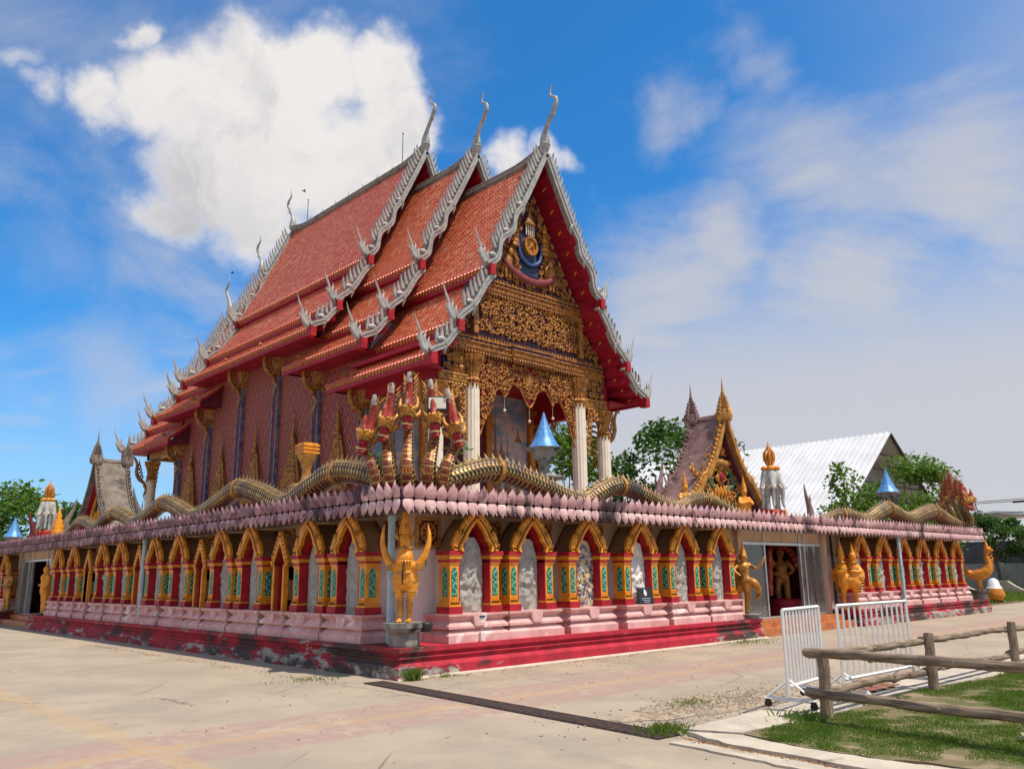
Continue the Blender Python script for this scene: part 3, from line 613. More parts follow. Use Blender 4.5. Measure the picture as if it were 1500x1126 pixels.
def relief_mesh(seed, hw, m_):
    q = random.Random(seed); nx, nz = 20, 44; z0, z1 = 1.07, 2.56; B = []
    for _ in range(5): B.append((q.uniform(-.5, .5), q.uniform(.08, .9), q.uniform(.12, .3), q.uniform(.04, .12), q.uniform(.02, .05)))
    fig = [(.1*math.sin(seed), .80, .17, .065, .06), (.08*math.sin(seed), .60, .30, .14, .055), (.1, .40, .46, .09, .05), (-.12, .17, .40, .15, .05), (-.42, .55, .12, .2, .04), (.42, .5, .12, .22, .04), (.35, .85, .2, .06, .035), (-.45, .82, .2, .05, .035)]
    strokes = [(q.uniform(-.6, .6), q.uniform(.05, .9), q.uniform(.2, .55), q.uniform(-3, 3)) for _ in range(34)]
    vs = []; fs = []
    for i in range(nz+1):
        t = i/nz
        for j in range(nx+1):
            s_ = j/nx*2-1; h = 0
            for (a, b, rx, rz_, k) in fig+B: h = max(h, k*(1-min(1, ((s_-a)/rx)**2+((t-b)/rz_)**2))**.5) if ((s_-a)/rx)**2+((t-b)/rz_)**2 < 1 else h
            for (a, b, r_, k) in strokes:
                dd = math.hypot((s_-a), (t-b)*2)-r_
                if abs(dd) < .06: h += .02*(1-abs(dd)/.06)
            h += .012*mn.noise((s_*6+seed, t*14, seed))
            top = z1 if abs(s_) < .35 else z1-.42*((abs(s_)-.35)/.65)**2.0
            wl = hw*(1 if t < .75 else 1)
            vs.append((s_*wl, .53-h, z0+(top-z0)*t))
    for i in range(nz):
        for j in range(nx): fs.append((i*(nx+1)+j, i*(nx+1)+j+1, (i+1)*(nx+1)+j+1, (i+1)*(nx+1)+j))
    mb = MB(); mb.add(vs, fs, 0, True); return mb.mesh('relief_panel', [m_])
def patchmat(name, cols, sc_):
    m_ = bpy.data.materials.new(name); m_.use_nodes = True; t = NT(m_.node_tree); b = t.N['Principled BSDF']
    pos = t.n('ShaderNodeNewGeometry').outputs['Position']; v = t.n('ShaderNodeTexVoronoi'); t.put(v.inputs['Vector'], pos); v.inputs['Scale'].default_value = sc_
    s_ = t.n('ShaderNodeSeparateColor'); t.put(s_.inputs[0], v.outputs['Color']); cr = t.n('ShaderNodeValToRGB'); cr.color_ramp.interpolation = 'CONSTANT'
    e = cr.color_ramp.elements; e[0].color = (*cols[0], 1); e[1].position = 1; e[1].color = (*cols[-1], 1)
    for i, c in enumerate(cols[1:-1]): x = e.new((i+1)/len(cols)); x.color = (*c, 1)
    t.put(cr.inputs[0], s_.outputs[0]); col = t.mix(t.mr(v.outputs['Distance'], .0, .5/ sc_*4), cr.outputs[0], (.25, .22, .2))
    t.put(b.inputs['Base Color'], cr.outputs[0]); b.inputs['Roughness'].default_value = .4; return m_
M_['shards'] = patchmat('pottery_shard_relief', [(.50, .48, .44), (.10, .10, .14), (.55, .50, .42), (.30, .10, .06), (.40, .40, .40), (.05, .10, .20), (.55, .42, .15), (.6, .58, .55)], 17)
M_['painted'] = mat('painted_white_relief', (.72, .70, .66), (.62, .58, .52), 4, .6, 0, .2, 30, [((.40, .17, .05), 3.5, .60, .66, .7), ((.05, .22, .13), 4.2, .66, .70, 1)])
NM = niche_meshes(.39, .80)
REL = [relief_mesh(k, .37, M_['stone']) for k in range(4)]
REL_S, REL_P = relief_mesh(9, .40, M_['shards']), relief_mesh(12, .40, M_['painted'])
def niche(face, u, relief, label=None, ped=None):
    loc = face_pt(face, u, 0, 0); rz = 0 if face == 'F' else -math.pi/2
    n_ = obj('niche', NM[0], GAL, loc=loc, rz=rz, label=label)
    obj('arch', NM[1], n_); obj('pedestal', ped or NM[4], n_); obj('relief_panel', relief, n_)
    for sd in (-1, 1):
        obj('pilaster', NM[2], n_, loc=(sd*.535, 0, 0))
        obj('green_panel', NM[3], n_, loc=(sd*.535, .318, 0))
        obj('green_panel', NM[3], n_, loc=(sd*.535+sd*.117, .318+.155, 0), rz=sd*math.pi/2)
    return n_
FN = [2.06, 3.66, 5.48, 7.42, 9.23, 10.92]
for i, u in enumerate(FN):
    niche('F', u, REL_S if i == 2 else REL_P if i == 3 else REL[i % 4], {2: 'niche with colourful pottery shard figure', 3: 'niche with painted white relief'}.get(i))
for i in range(6): niche('F', 19.6+1.79*i, REL[(i+1) % 4])
PEDN = loft_ped(.76)
LN = [u*.9738-.329 for u in (2.65, 4.26, 7.12, 8.77, 11.53, 13.39, 16.29, 18.1, 21.3, 23.17, 31.4, 33.2)]
for i, u in enumerate(LN): niche('L', u, REL[i % 4], ped=PEDN)
# narrow flame niches on the long side
def narrow_mesh():
    inn = [(.20, 1.07), (.20, 2.05), (.26, 2.14), (.16, 2.32), (.07, 2.45), (0, 2.58)]
    out = [(.255, 1.07), (.28, 1.5), (.26, 2.05), (.33, 2.18), (.22, 2.40), (0, 2.80)]; inn2 = [(.20, 1.07), (.20, 1.5), (.20, 2.05), (.26, 2.14), (.16, 2.32), (0, 2.58)]
    c = MB(); I = mirror(inn2); c.ring(mirror([(u+.04, z+.03) for u, z in inn2[:-1]]+[(0, 2.64)]), I, .34, .85, 'y', 0); c.prism(mirror([(u+.02, z) for u, z in inn2]), .84, .9, 'y', 0)
    c.ring(mirror([(u-.03, z-.02) if u > 0 else (u, z-.04) for u, z in out]), mirror([(u+.04, z+.03) for u, z in inn2[:-1]]+[(0, 2.64)]), .42, 1.0, 'y', 1)
    f = MB(); f.ring(mirror(out), mirror(inn2), .31, .43, 'y'); flames(f, out, 2, .31, .35, 0, .10)
    return c.mesh('flame_niche', [M_['red'], M_['brown']]), f.mesh('flame_frame', [M_['gold']])
NA = narrow_mesh(); PEDS = loft_ped(.56); 
for u in (5.17, 9.56, 14.08, 18.90):
    n_ = obj('flame_niche', NA[0], GAL, loc=(0, u, 0), rz=-math.pi/2); obj('flame_frame', NA[1], n_); obj('pedestal', PEDS, n_)
    pb = MB(); pb.box(-.19, .78, 1.07, .19, .84, 2.1); pb.build('back_panel', M_['stone'], n_)
# medallions
md = MB(); md.ring([(-.30, 2.37), (.30, 2.37), (.30, 2.95), (-.30, 2.95), (-.30, 2.37)], [(-.25, 2.42), (.25, 2.42), (.25, 2.90), (-.25, 2.90), (-.25, 2.42)], .93, .99, 'y', 0)
md.box(-.26, .965, 2.41, .26, .99, 2.91, 1)
ci = [(.20*math.cos(2*math.pi*i/20), 2.66+.20*math.sin(2*math.pi*i/20)) for i in range(21)]; cj = [(x*.78, 2.66+(z-2.66)*.78) for x, z in ci]; md.ring(ci, cj, .945, .97, 'y', 0)
for k in range(8):
    an = k*math.pi/4; md.tube([(0, .955, 2.66), (.17*math.cos(an), .955, 2.66+.17*math.sin(an))], [.022, .03], 5, 0)
md.ball((0, .95, 2.66), (.06, .03, .06), 0)
for sx in (-1, 1):
    for sz in (-1, 1): md.ball((sx*.20, .96, 2.66+sz*.2), (.04, .02, .04), 0, n=6, m=4)
md = md.mesh('medallion', [M_['gold2'], M_['maroon']])
for u in [1.36]+[FN[i]+1.0 for i in range(5)]: obj('medallion', md, GAL, loc=(u, 0, 0))
for u in [1.62, 3.3, 6.0, 7.7, 10.3, 12.1, 14.9, 16.7]: obj('medallion', md, GAL, loc=(0, u, 0), rz=-math.pi/2)
for i in range(5): obj('medallion', md, GAL, loc=(20.6+1.79*i, 0, 0))
# small plaque, box and black notice board on pedestals
mb = MB(); mb.box(2.04, .145, .995, 2.18, .17, 1.03); tag(mb.build('small_plaque', M_['navy']), 'tiny navy plaque on the first front pedestal', 'plaque')
mb = MB(); mb.box(2.02, .10, .545, 2.12, .16, .72); mb.box(2.035, .096, .57, 2.105, .10, .69); tag(mb.build('donation_box', M_['white']), 'small white box on the plinth before the first niche', 'box')
bd = thing('notice_board', 'black notice board with white emblem leaning in the fourth front niche', 'board', (7.50, .24, 1.07)); bd.rotation_euler = (R(-14), 0, R(-8))
mb = MB(); mb.box(-.24, 0, 0, .24, .03, .40); mb.build('panel', M_['black'], bd)
mb = MB(); ol = [(.05*math.cos(a), .27+.075*math.sin(a)) for a in [i*.5236 for i in range(12)]]; mb.prism(ol, -.006, .002, 'y'); mb.prism([(-.035, .36), (0, .28), (.012, .36)], -.007, .001, 'y'); mb.build('emblem', M_['corrug'], bd)
mb = MB(); [mb.box(-.15+.03*k, -.005, .13-.045*k, .15-.03*k, .001, .148-.045*k) for k in range(3)]; mb.build('printed_lines', M_['alu'], bd)
# downpipes
def pipe(x, y, z0, z1, r_=.07, name='downpipe'):
    mb = MB(); mb.tube([(x, y, z0), (x, y, z1)], r_, 12); mb.tube([(x, y, z1-.12), (x, y, z1-.02)], r_*1.25, 12); mb.tube([(x, y, (z0+z1)/2), (x, y, (z0+z1)/2+.07)], r_*1.2, 12)
    mb.build(name, M_['pipe'], GAL)
pipe(.48, .98, .56, 2.98); pipe(.30, 13.55, .55, 3.0); pipe(22.35, .12, .55, 3.0, .065)
mb = MB(); [mb.tube([(18.55+.05*k, .9, .6), (18.5+.06*k, .86, 1.9), (18.58+.04*k, .9, 3.0)], .012, 5) for k in range(4)]; mb.build('cable', M_['dark'], GAL)
# front doorway
def door(face, u0, posts, u1, openi, vd, zf=.42, zt=2.60):
    T_ = (lambda x0, v0, z0, x1, v1, z1: (x0, v0, z0, x1, v1, z1)) if face == 'F' else (lambda x0, v0, z0, x1, v1, z1: (v0, x0, z0, v1, x1, z1))
    fr = MB()
    for a in posts: fr.box(*T_(a-.035, vd-.04, zf, a+.035, vd+.05, zt if a not in (posts[0], posts[-1]) else 3.03))
    fr.box(*T_(posts[0], vd-.045, zt, posts[-1], vd+.055, zt+.08)); fr.box(*T_(posts[0], vd-.042, 2.985, posts[-1], vd+.052, 3.035)); fr.box(*T_(posts[0], vd-.042, zf, posts[-1], vd+.052, zf+.05))
    for a in posts[1:-1]: fr.box(*T_(a-.025, vd-.03, zt+.08, a+.025, vd+.04, 2.985))
    fo = fr.build('door_frame', M_['alu'], GAL)
    for i in range(len(posts)-1):
        gx = MB(); gx.box(*T_(posts[i]+.035, vd, zt+.08, posts[i+1]-.035, vd+.01, 2.985)); gx.build('transom_panel', M_['peach'], fo)
        if i not in openi: gx = MB(); gx.box(*T_(posts[i]+.035, vd, zf+.05, posts[i+1]-.035, vd+.008, zt)); gx.build('glass_pane', M_['glass'], fo)
    hd = MB(); k = posts[openi[0]+1]; hd.tube([face_pt(face, k-.0, vd-.06, 1.3), face_pt(face, k-.0, vd-.09, 1.45), face_pt(face, k, vd-.06, 1.6)], .012, 6); hd.build('handle', M_['black'], fo)
    ro = MB(); D_ = 6.0
    ro.box(*T_(u0-.4, vd+.3, zf-.05, u1+.4, vd+D_, zf-.002)); ro.box(*T_(u0-.4, vd+.3, 3.0, u1+.4, vd+D_, 3.04)); ro.box(*T_(u0-.4, vd+D_, zf, u1+.4, vd+D_+.1, 3.04))
    ro.box(*T_(u0-.5, vd+.3, zf, u0-.4, vd+D_, 3.04)); ro.box(*T_(u1+.4, vd+.3, zf, u1+.5, vd+D_, 3.04)); ro.build('room_lining', M_['maroon'], GAL)
    for a_, b_ in ((u0, posts[0]-.036), (posts[-1]+.036, u1)): jm = MB(); jm.box(*T_(a_, vd-.12, .42, b_, vd+.3, 3.04)); jm.build('door_jamb', M_['peach'], GAL)
    st = MB(); st.box(*T_(posts[0]-.5, .55, .004, posts[-1]+.5, vd+.3, .41)); st.box(*T_(posts[0]-.5, .22, .004, posts[-1]+.5, .55, .22)); st.build('door_step', M_['orangetile'], GAL)
door('F', 12.75, [13.0, 14.35, 16.55, 16.85, 18.0], 18.25, [1], .98)
door('L', 24.5, [24.75, 25.6, 27.7, 28.3, 29.4], 29.7, [1], .80)
# ================================================================== temple hall
TEM = thing('temple_hall', 'tall ordination hall with stacked red tile roofs, gold gable and silver finials', 'temple', (XC, YC, 3.36))
TP = Matrix.Translation((-XC, -YC, -3.36))
def tb(mb, name, mats, parent=None, **k):
    """build in world coordinates under the hall"""
    if parent is None: o = mb.build(name, mats, TEM, **k); o.matrix_parent_inverse = TP; return o
    o = mb.build(name, mats, parent, **k); return o
def tpart(name, me, parent=None, **k):
    o = obj(name, me, parent or TEM, **k)
    if parent is None: o.matrix_parent_inverse = TP
    return o
SEC = {1: (0, 0), 2: (1.57, 1.83), 3: (3.05, 3.72)}
def tiers(k):
    e, r_ = SEC[k]
    return [(0, 20.25+r_, 3.42, 14.08+e, .20), (3.22, 13.72+e, 5.08, 11.38+e, .07), (4.88, 11.12+e, 6.40, 9.86+e, .04)]
def tz(t_, s): x0, z0, x1, z1, sg = t_; return lerp(x0, x1, s), lerp(z0, z1, s)-sg*4*s*(1-s)
def tile_mesh(T3, y0, y1, seed):
    q = np.random.default_rng(seed); V = []; F = []; A = []; w_, e_ = .20, .185; nb_ = 0
    for t_ in T3:
        L_ = math.hypot(t_[2]-t_[0], t_[3]-t_[1]); nr = int(L_/e_); nc = int((y1-y0)/w_)
        for r_ in range(nr):
            s0, s1, s2 = max(0, (r_-.35)/nr), min(1, (r_+.80)/nr), min(1.02, (r_+1.22)/nr)
            pa, pb, pc = tz(t_, s0), tz(t_, s1), tz(t_, s2); dx, dz_ = pc[0]-pa[0], pc[1]-pa[1]; l = math.hypot(dx, dz_); nx, nz = -dz_/l, dx/l   # outward normal (x offset outwards)
            ys = y0+(np.arange(nc)+(.5 if r_ % 2 else 1.0)*.5+.25)*w_
            jt = q.normal(0, .004, nc); tn = q.random(nc); lift = .036+q.normal(0, .007, nc)
            for c in range(nc):
                y = ys[c]; k = lift[c]; yl, yr = y-w_*.485, y+w_*.485
                xa, za = pa; xb, zb = pb; xc, zc = pc
                V += [(-xa, yl, za), (-xa, yr, za), (-(xb+nx*k), yr, zb+nz*k), (-(xc+nx*k), y+jt[c], zc+nz*k), (-(xb+nx*k), yl, zb+nz*k), (-xb, yr, zb), (-xc, y, zc), (-xb, yl, zb)]
                b = nb_; F += [(b, b+1, b+2, b+3, b+4), (b+2, b+5, b+6, b+3), (b+3, b+6, b+7, b+4)]; nb_ += 8
                A += [tn[c]]*8
    me = bpy.data.meshes.new('roof_tiles'); me.from_pydata(V, [], F); me.materials.append(M_['tile'])
    a = me.attributes.new('tint', 'FLOAT', 'POINT'); a.data.foreach_set('value', A); return me
# shared ornament meshes
fm = MB(); fm.prism([(-.07, 0), (-.10, .22), (-.08, .42), (.01, .66), (.0, .46), (.04, .28), (.065, 0)], -.045, .045, 'y'); FIN = fm.mesh('fin', [M_['silver']])
def finial_mesh():
    m2 = MB()
    stube(m2, [(.34, 0, .10), (.10, 0, -.06), (-.22, 0, -.02), (-.40, 0, .26), (-.44, 0, .58), (-.62, 0, .98), (-.74, 0, 1.36)], [.09, .12, .15, .12, .075, .045, .008], 8, 5, sx=1, sy=.6)
    stube(m2, [(-.14, 0, .05), (-.27, 0, .38), (-.22, 0, .60), (-.28, 0, .78)], [.12, .085, .045, .01], 6, 4, sy=.7)
    stube(m2, [(.04, 0, .0), (-.08, 0, .30), (-.02, 0, .50)], [.10, .07, .01], 6, 4, sy=.7)
    stube(m2, [(-.38, 0, .24), (-.56, 0, .36), (-.56, 0, .52)], [.07, .045, .01], 5, 4, sy=.7)
    return m2.mesh('eave_finial', [M_['silver']])
HH = finial_mesh()
def chofa_mesh():
    m2 = MB(); stube(m2, [(0, .18, -.35), (0, .02, .05), (0, 0, .42), (0, -.10, .85), (0, -.42, 1.35), (0, -.74, 1.82), (0, -.76, 2.15), (0, -.44, 2.40), (0, -.44, 2.68), (0, -.56, 3.0)], [.18, .25, .21, .11, .095, .11, .08, .05, .04, .012], 9, 5)
    stube(m2, [(0, -.40, 1.34), (0, -.64, 1.32), (0, -.70, 1.42)], [.07, .04, .008], 5, 3)
    for k in range(3): m2.ball((0, -.02-.0*k, .1+.16*k), (.26-.03*k, .26-.03*k, .05), 0, n=9, m=4)
    return m2.mesh('ridge_finial', [M_['silver']])
CH = chofa_mesh()
std = MB(); std.prism([(0, -.20), (.07, 0), (0, .20), (-.07, 0)], 0, .03, 'x'); std.prism([(-.1, 0), (0, .05), (.1, 0), (0, -.05)], -.01, .028, 'x'); STUD = std.mesh('gold_stud', [M_['gold']])
def barge(t_, yf, wave, side, first):
    m2 = MB(); n = 44; out = []; inn = []
    for i in range(n+1):
        s = i/n*1.015; x, z = tz(t_, s); x2, z2 = tz(t_, s+.01); dx, dz_ = x2-x, z2-z; l = math.hypot(dx, dz_); nx, nz = -dz_/l, dx/l
        wv = 0
        if wave and s > .46: wv = .13*math.sin((s-.46)/.54*math.pi*4.2)*min(1, (s-.46)*8)
        if not wave: wv = .06*math.sin(s*math.pi*2.6)
        out.append((-(x+nx*(.15+wv)), z+nz*(.15+wv))); inn.append((-(x-nx*(.10-wv)), z-nz*(.10-wv)))
    m2.ring(out, inn, yf-.13, yf+.13, 'y')
    m2.ring(out, [(a*.6+c*.4, b*.6+d_*.4) for (a, b), (c, d_) in zip(out, inn)], yf-.17, yf+.17, 'y')
    if wave:   # curled snouts where the naga body breaks off the straight board
        for s in (.50, .74, .97):
            x, z = tz(t_, s); stube(m2, [(-x-.1, yf-.02, z+.28), (-x+.03, yf-.06, z+.34), (-x+.22, yf-.06, z+.16), (-x+.18, yf-.04, z-.14)], [.10, .12, .09, .02], 7, 4)
    else:
        x, z = tz(t_, .72); stube(m2, [(-x-.1, yf-.02, z+.28), (-x+.10, yf-.06, z+.30), (-x+.26, yf-.06, z+.10), (-x+.20, yf-.04, z-.25)], [.10, .13, .10, .02], 7, 4)
    return m2.mesh('bargeboard', [M_['silver']])
def fin_mats(t_, n, s0, s1):
    out = []
    for i in range(n):
        s = lerp(s0, s1, i/(n-1)); x, z = tz(t_, s); x2, z2 = tz(t_, s+.01); dx, dz_ = x2-x, z2-z; l = math.hypot(dx, dz_); nx, nz = -dz_/l, dx/l
        dir_ = Vector((-(nx*.72-dx/l*.60), 0, nz*.72-dz_/l*.60)).normalized()
        # local z -> dir_, local x -> along the slope
        zx = dir_; yx = Vector((0, 1, 0)); xx = yx.cross(zx)
        P = Vector((-(x+nx*.17), 0, z+nz*.17)); sc_ = .95+.1*math.sin(i*2.1)
        out.append(Matrix(((xx.x*sc_, 0, zx.x*sc_, P.x), (0, 1, 0, 0), (xx.z*sc_, 0, zx.z*sc_, P.z), (0, 0, 0, 1))))
    return out
def section(k, y0, y1, gable):
    """gable: -1 front end at y0 decorated, +1 rear end at y1, 0 both"""
    T3 = tiers(k); S = MB()
    for t_ in T3:
        for sd in (-1, 1):
            P = [tz(t_, i/8) for i in range(9)]; U = [(sd*(x), z-.015) for x, z in P]; Lw = [(sd*(x-.02), z-.14) for x, z in P]
            S.ring(U, Lw, y0, y1, 'y', 0)
        x1, z1 = t_[2], t_[3]
        for sd in (-1, 1):
            a, b = sorted((sd*(x1-.10), sd*(x1+.0)))
            S.box(a, y0+.05, z1-.34, b, y1-.05, z1-.03, 0)
            if t_ is T3[2]:
                a, b = sorted((sd*5.0, sd*(x1-.1))); S.box(a, y0+.9, z1-.22, b, y1-.3, z1-.14, 0)
    for sd in (-1, 1):
        for (xa, za, zb) in ((3.30, T3[1][1]-.1, T3[0][3]), (4.96, T3[2][1]-.1, T3[1][3])):
            a, b = sorted((sd*xa, sd*(xa-.1))); S.box(a, y0+.3, za, b, y1-.3, zb, 0)
    # purlins under the oversailing gable
    ends = [(-1, y0)] if gable < 0 else [(1, y1)] if gable > 0 else [(-1, y0), (1, y1)]
    for e, ye in ends:
        a, b = (ye+.15, ye+1.5) if e < 0 else (ye-1.5, ye-.15)
        for t_, n in ((T3[0], 7), (T3[1], 3), (T3[2], 3)):
            for i in range(n):
                x, z = tz(t_, (i+.5)/n if n < 7 else (i+.6)/n)
                for sd in (-1, 1): S.box(sd*x-.09, a, z-.42, sd*x+.09, b, z-.16, 0)
        # gable infill
        yw = ye+1.35 if e < 0 else ye-1.35; z0 = T3[0][3]; zt = T3[0][1]
        S.prism([(-3.5, z0-1.0), (3.5, z0-1.0), (3.25, z0), (0, zt-.35), (-3.25, z0)], yw, yw+.12, 'y', 1)
    # closing panels at the plain ends of the lowest eave
    for yq in ([y1-.15] if gable < 0 else [y0+.15] if gable > 0 else []):
        for sd in (-1, 1): S.prism([(sd*6.35, T3[2][3]-.25), (sd*4.9, T3[2][1]), (sd*3.3, T3[1][1]+.2), (sd*3.3, T3[2][3]-.25)], yq, yq+.1, 'y', 1)
    o = tpart('roof_section', S.mesh('roof_section', [M_['crimson'], M_['maroon']]), loc=(XC, 0, 0))
    # ridge
    rg = MB(); zr = T3[0][1]; pts = []
    for i in range(25):
        y = lerp(y0+.1, y1-.1, i/24); sw = 0
        for e, ye in ends: sw += .42*max(0, 1-abs(y-ye)/2.2)**2
        pts.append((0, y, zr+.06+sw))
    rg.tube(pts, .17, 6, 0); rg.tube([(p[0], p[1], p[2]-.2) for p in pts], .22, 6, 0); rg.build('ridge_cap', M_['slate'], o)
    tm = tile_mesh(T3, y0+.12 if gable <= 0 else y0, y1-.12 if gable >= 0 else y1, k*10+int(y0)); obj('roof_tiles', tm, o, kind='stuff'); r2 = obj('roof_tiles', tm, o, kind='stuff'); r2.scale = (-1, 1, 1)
    # gold tooth trim beneath each eave and pale tile butts
    tr = MB()
    for t_ in T3:
        n = int((y1-y0)/.22); x, z = t_[2]+.012, t_[3]-.04
        for i in range(n):
            y = y0+.1+i*.22
            tr.add([(-x, y, z), (-x, y+.2, z), (-x, y+.1, z-.19), (-x-.03, y+.1, z-.05)], [(0, 1, 3), (1, 2, 3), (2, 0, 3)], 0)
            tr.tube([(-x+.03, y+.1, z+.08), (-x-.07, y+.1, z-.0)], .075, 6, 1)
        tr.box(-x-.004, y0+.06, z-.06, -x+.05, y1-.06, z+.0, 0)
    tme = tr.mesh('eave_trim', [M_['gold2'], M_['tile']]); obj('eave_trim', tme, o, kind='stuff'); r2 = obj('eave_trim', tme, o, kind='stuff'); r2.scale = (-1, 1, 1)
    for e, ye in ends:
        for t_, wv, nf in ((T3[0], True, 22), (T3[1], False, 7), (T3[2], False, 5)):
            bm_ = barge(t_, ye, wv, 1, False); fms = fin_mats(t_, nf, .05 if wv else .10, .86 if wv else .72)
            for sd in (1, -1):
                Sx = Matrix.Diagonal((sd, 1, 1, 1)); b_ = obj('bargeboard', bm_, o); b_.scale = (sd, 1, 1)
                for F_ in fms: obj('fin', FIN, o, M=Sx @ Matrix.Translation((0, ye, 0)) @ F_)
                x, z = tz(t_, 1.0); obj('eave_finial', HH, o, M=Sx @ Matrix.Translation((-x-.02, ye, z+.12)))
                kb = MB(); kb.box(-.14, -.24, -.42, .14, .16, .02); kb.build('eave_end_block', M_['red'], o, M=Sx @ Matrix.Translation((-x+.02, ye, z)))
        obj('ridge_finial', CH, o, M=Matrix.Translation((0, ye, zr+.38)) @ Matrix.Rotation(0 if e < 0 else math.pi, 4, 'Z'))
        if e < 0 and k == 1:
            for t_, n in ((T3[0], 7), (T3[1], 3), (T3[2], 3)):
                for i in range(n):
                    x, z = tz(t_, (i+.10)/n if n == 7 else (i+.05)/n+.12); an = math.atan2(t_[1]-t_[3], t_[2]-t_[0])
                    for sd in (1, -1): obj('gold_stud', STUD, o, M=Matrix.Translation((sd*(x-.02), ye+.62, z-.19)) @ Matrix.Rotation(-sd*an if sd > 0 else an, 4, 'Y') @ Matrix.Rotation(math.pi/2, 4, 'Y'))
                x, z = tz(t_, .5)
    return o
section(1, 11.0, 18.3, -1); section(2, 15.7, 22.5, -1); S3o = section(3, 19.9, 34.3, 0); section(2, 31.7, 38.5, 1); section(1, 35.9, 43.2, 1)
# lightning rods on the high ridge
for (y, h) in ((22.0, 1.9), (32.4, 1.6)):
    m2 = MB(); m2.tube([(0, y, 23.9), (0, y, 24.1+h)], .022, 5); m2.ball((0, y, 24.1+h), .05, n=6, m=4); m2.build('lightning_rod', M_['dark'], S3o)
for i in range(8): m2 = MB(); m2.tube([(0, 21.5+i*1.5, 23.9), (0, 21.5+i*1.5, 24.42)], .014, 5); m2.build('ridge_pin', M_['dark'], S3o)

# ---- walls, base
m2 = MB()
for (ins, z0, z1) in ((-1.3, 3.3, 3.75), (-1.0, 3.75, 3.95), (-.8, 3.95, 4.3), (-1.05, 4.3, 4.5)):
    m2.box(10.4+ins, 12.2+ins, z0, 20.6-ins, 42-ins, z1)
tb(m2, 'temple_base', M_['plinth'])
for x0 in (10.4, 20.4):
    m2 = MB()
    for (a, b, zt) in ((17.2, 21.2, 12.3), (21.2, 33.2, 13.9), (33.2, 37.2, 12.3)): m2.box(x0, a, 4.5, x0+.2, b, zt)
    tb(m2, 'side_wall', M_['mosaic'])
def muralmat():
    m_ = bpy.data.materials.new('painted_mural'); m_.use_nodes = True; t = NT(m_.node_tree); b = t.N['Principled BSDF']
    pos = t.n('ShaderNodeNewGeometry').outputs['Position']; n1 = t.noise(t.vm('MULTIPLY', pos, (1, 1, 1.5)), .9, 6, .6, .5)
    c = t.mix(t.mr(n1, .38, .60), (.22, .36, .50), (.66, .55, .50)); c = t.mix(t.mr(t.noise(pos, 1.7, 5, .6), .58, .70), c, (.09, .15, .24))
    t.put(b.inputs['Base Color'], c); b.inputs['Roughness'].default_value = .7; return m_
MUR = muralmat()
for (a_, b_) in ((10.6, 13.6), (17.4, 20.15)): m2 = MB(); m2.box(a_, 17.2, 4.5, b_, 17.4, 13); tb(m2, 'mural_wall', MUR)
m2 = MB(); m2.box(13.6, 17.2, 4.5, 17.4, 17.4, 13); tb(m2, 'porch_rear_wall', mat('rose_plaster', (.42, .22, .17), (.36, .18, .14), 2, .8))
for k_, (x, z0, h_, w_) in enumerate(((11.9, 5.0, 4.0, .55), (12.9, 5.6, 2.6, .4), (17.95, 5.2, 4.6, .50), (18.75, 5.4, 3.4, .32), (19.4, 5.2, 2.6, .26), (18.35, 7.4, 1.2, .22), (19.5, 8.3, .8, .25), (17.7, 8.9, .7, .22))):
    sp = MB(); pr = [(w_, 0), (w_*.9, h_*.12), (w_*.62, h_*.16), (w_*.66, h_*.22), (w_*.42, h_*.28), (w_*.45, h_*.34), (w_*.24, h_*.42), (w_*.26, h_*.47), (w_*.13, h_*.6), (w_*.05, h_*.8), (0, h_)]
    sp.prism([(x+a, z0+b) for a, b in pr]+[(x-a, z0+b) for a, b in pr[::-1][1:]], 17.185, 17.199, 'y'); tb(sp, 'painted_spire', M_['bronze'])
for x in (13.45, 17.4, 20.35): m2 = MB(); m2.box(x-.17, 17.0, 4.5, x+.17, 17.19, 10.5); m2.box(x-.22, 16.96, 9.2, x+.22, 17.19, 9.5); tb(m2, 'porch_pilaster', M_['goldorange'])
m2 = MB(); m2.box(13.65, 17.1, 4.5, 17.2, 17.195, 9.3); tb(m2, 'porch_door', M_['maroon'])
m2 = MB(); m2.box(9.6, 12.4, 10.55, 21.4, 17.2, 10.7); m2.box(10.2, 12.25, 9.25, 10.6, 17.2, 9.75); m2.box(20.4, 12.25, 9.25, 20.8, 17.2, 9.75); m2.box(10.25, 12.3, 9.75, 10.55, 17.2, 10.55); m2.box(20.45, 12.3, 9.75, 20.75, 17.2, 10.55); tb(m2, 'porch_ceiling', M_['crimson'])
def fluted(mb, x, y, z0, z1, r_, n=14, mi=0):
    pts = []
    for i in range(n*2):
        rr = r_ if i % 2 == 0 else r_*.94; an = math.pi*i/n; pts.append((x+rr*math.cos(an), y+rr*math.sin(an)))
    mb.prism(pts, z0, z1, 'z', mi)
CAPP = [(.33, 0), (.36, .05), (.30, .10), (.38, .14), (.34, .22), (.30, .26), (.33, .5), (.44, .85), (.54, 1.0), (.50, 1.03), (.54, 1.10), (.54, 1.16)]
capm = MB()
def starlathe(mb, prof, n=16, k=.9, mi=0):
    vs = []; 
    for r_, z in prof:
        for i in range(n*2):
            rr = r_ if i % 2 == 0 else r_*k; an = math.pi*i/n; vs.append((rr*math.cos(an), rr*math.sin(an), z))
    m = n*2; mb.add(vs, [(i*m+j, i*m+(j+1) % m, (i+1)*m+(j+1) % m, (i+1)*m+j) for i in range(len(prof)-1) for j in range(m)]+[tuple(range((len(prof)-1)*m, len(prof)*m))], mi)
starlathe(capm, CAPP); 
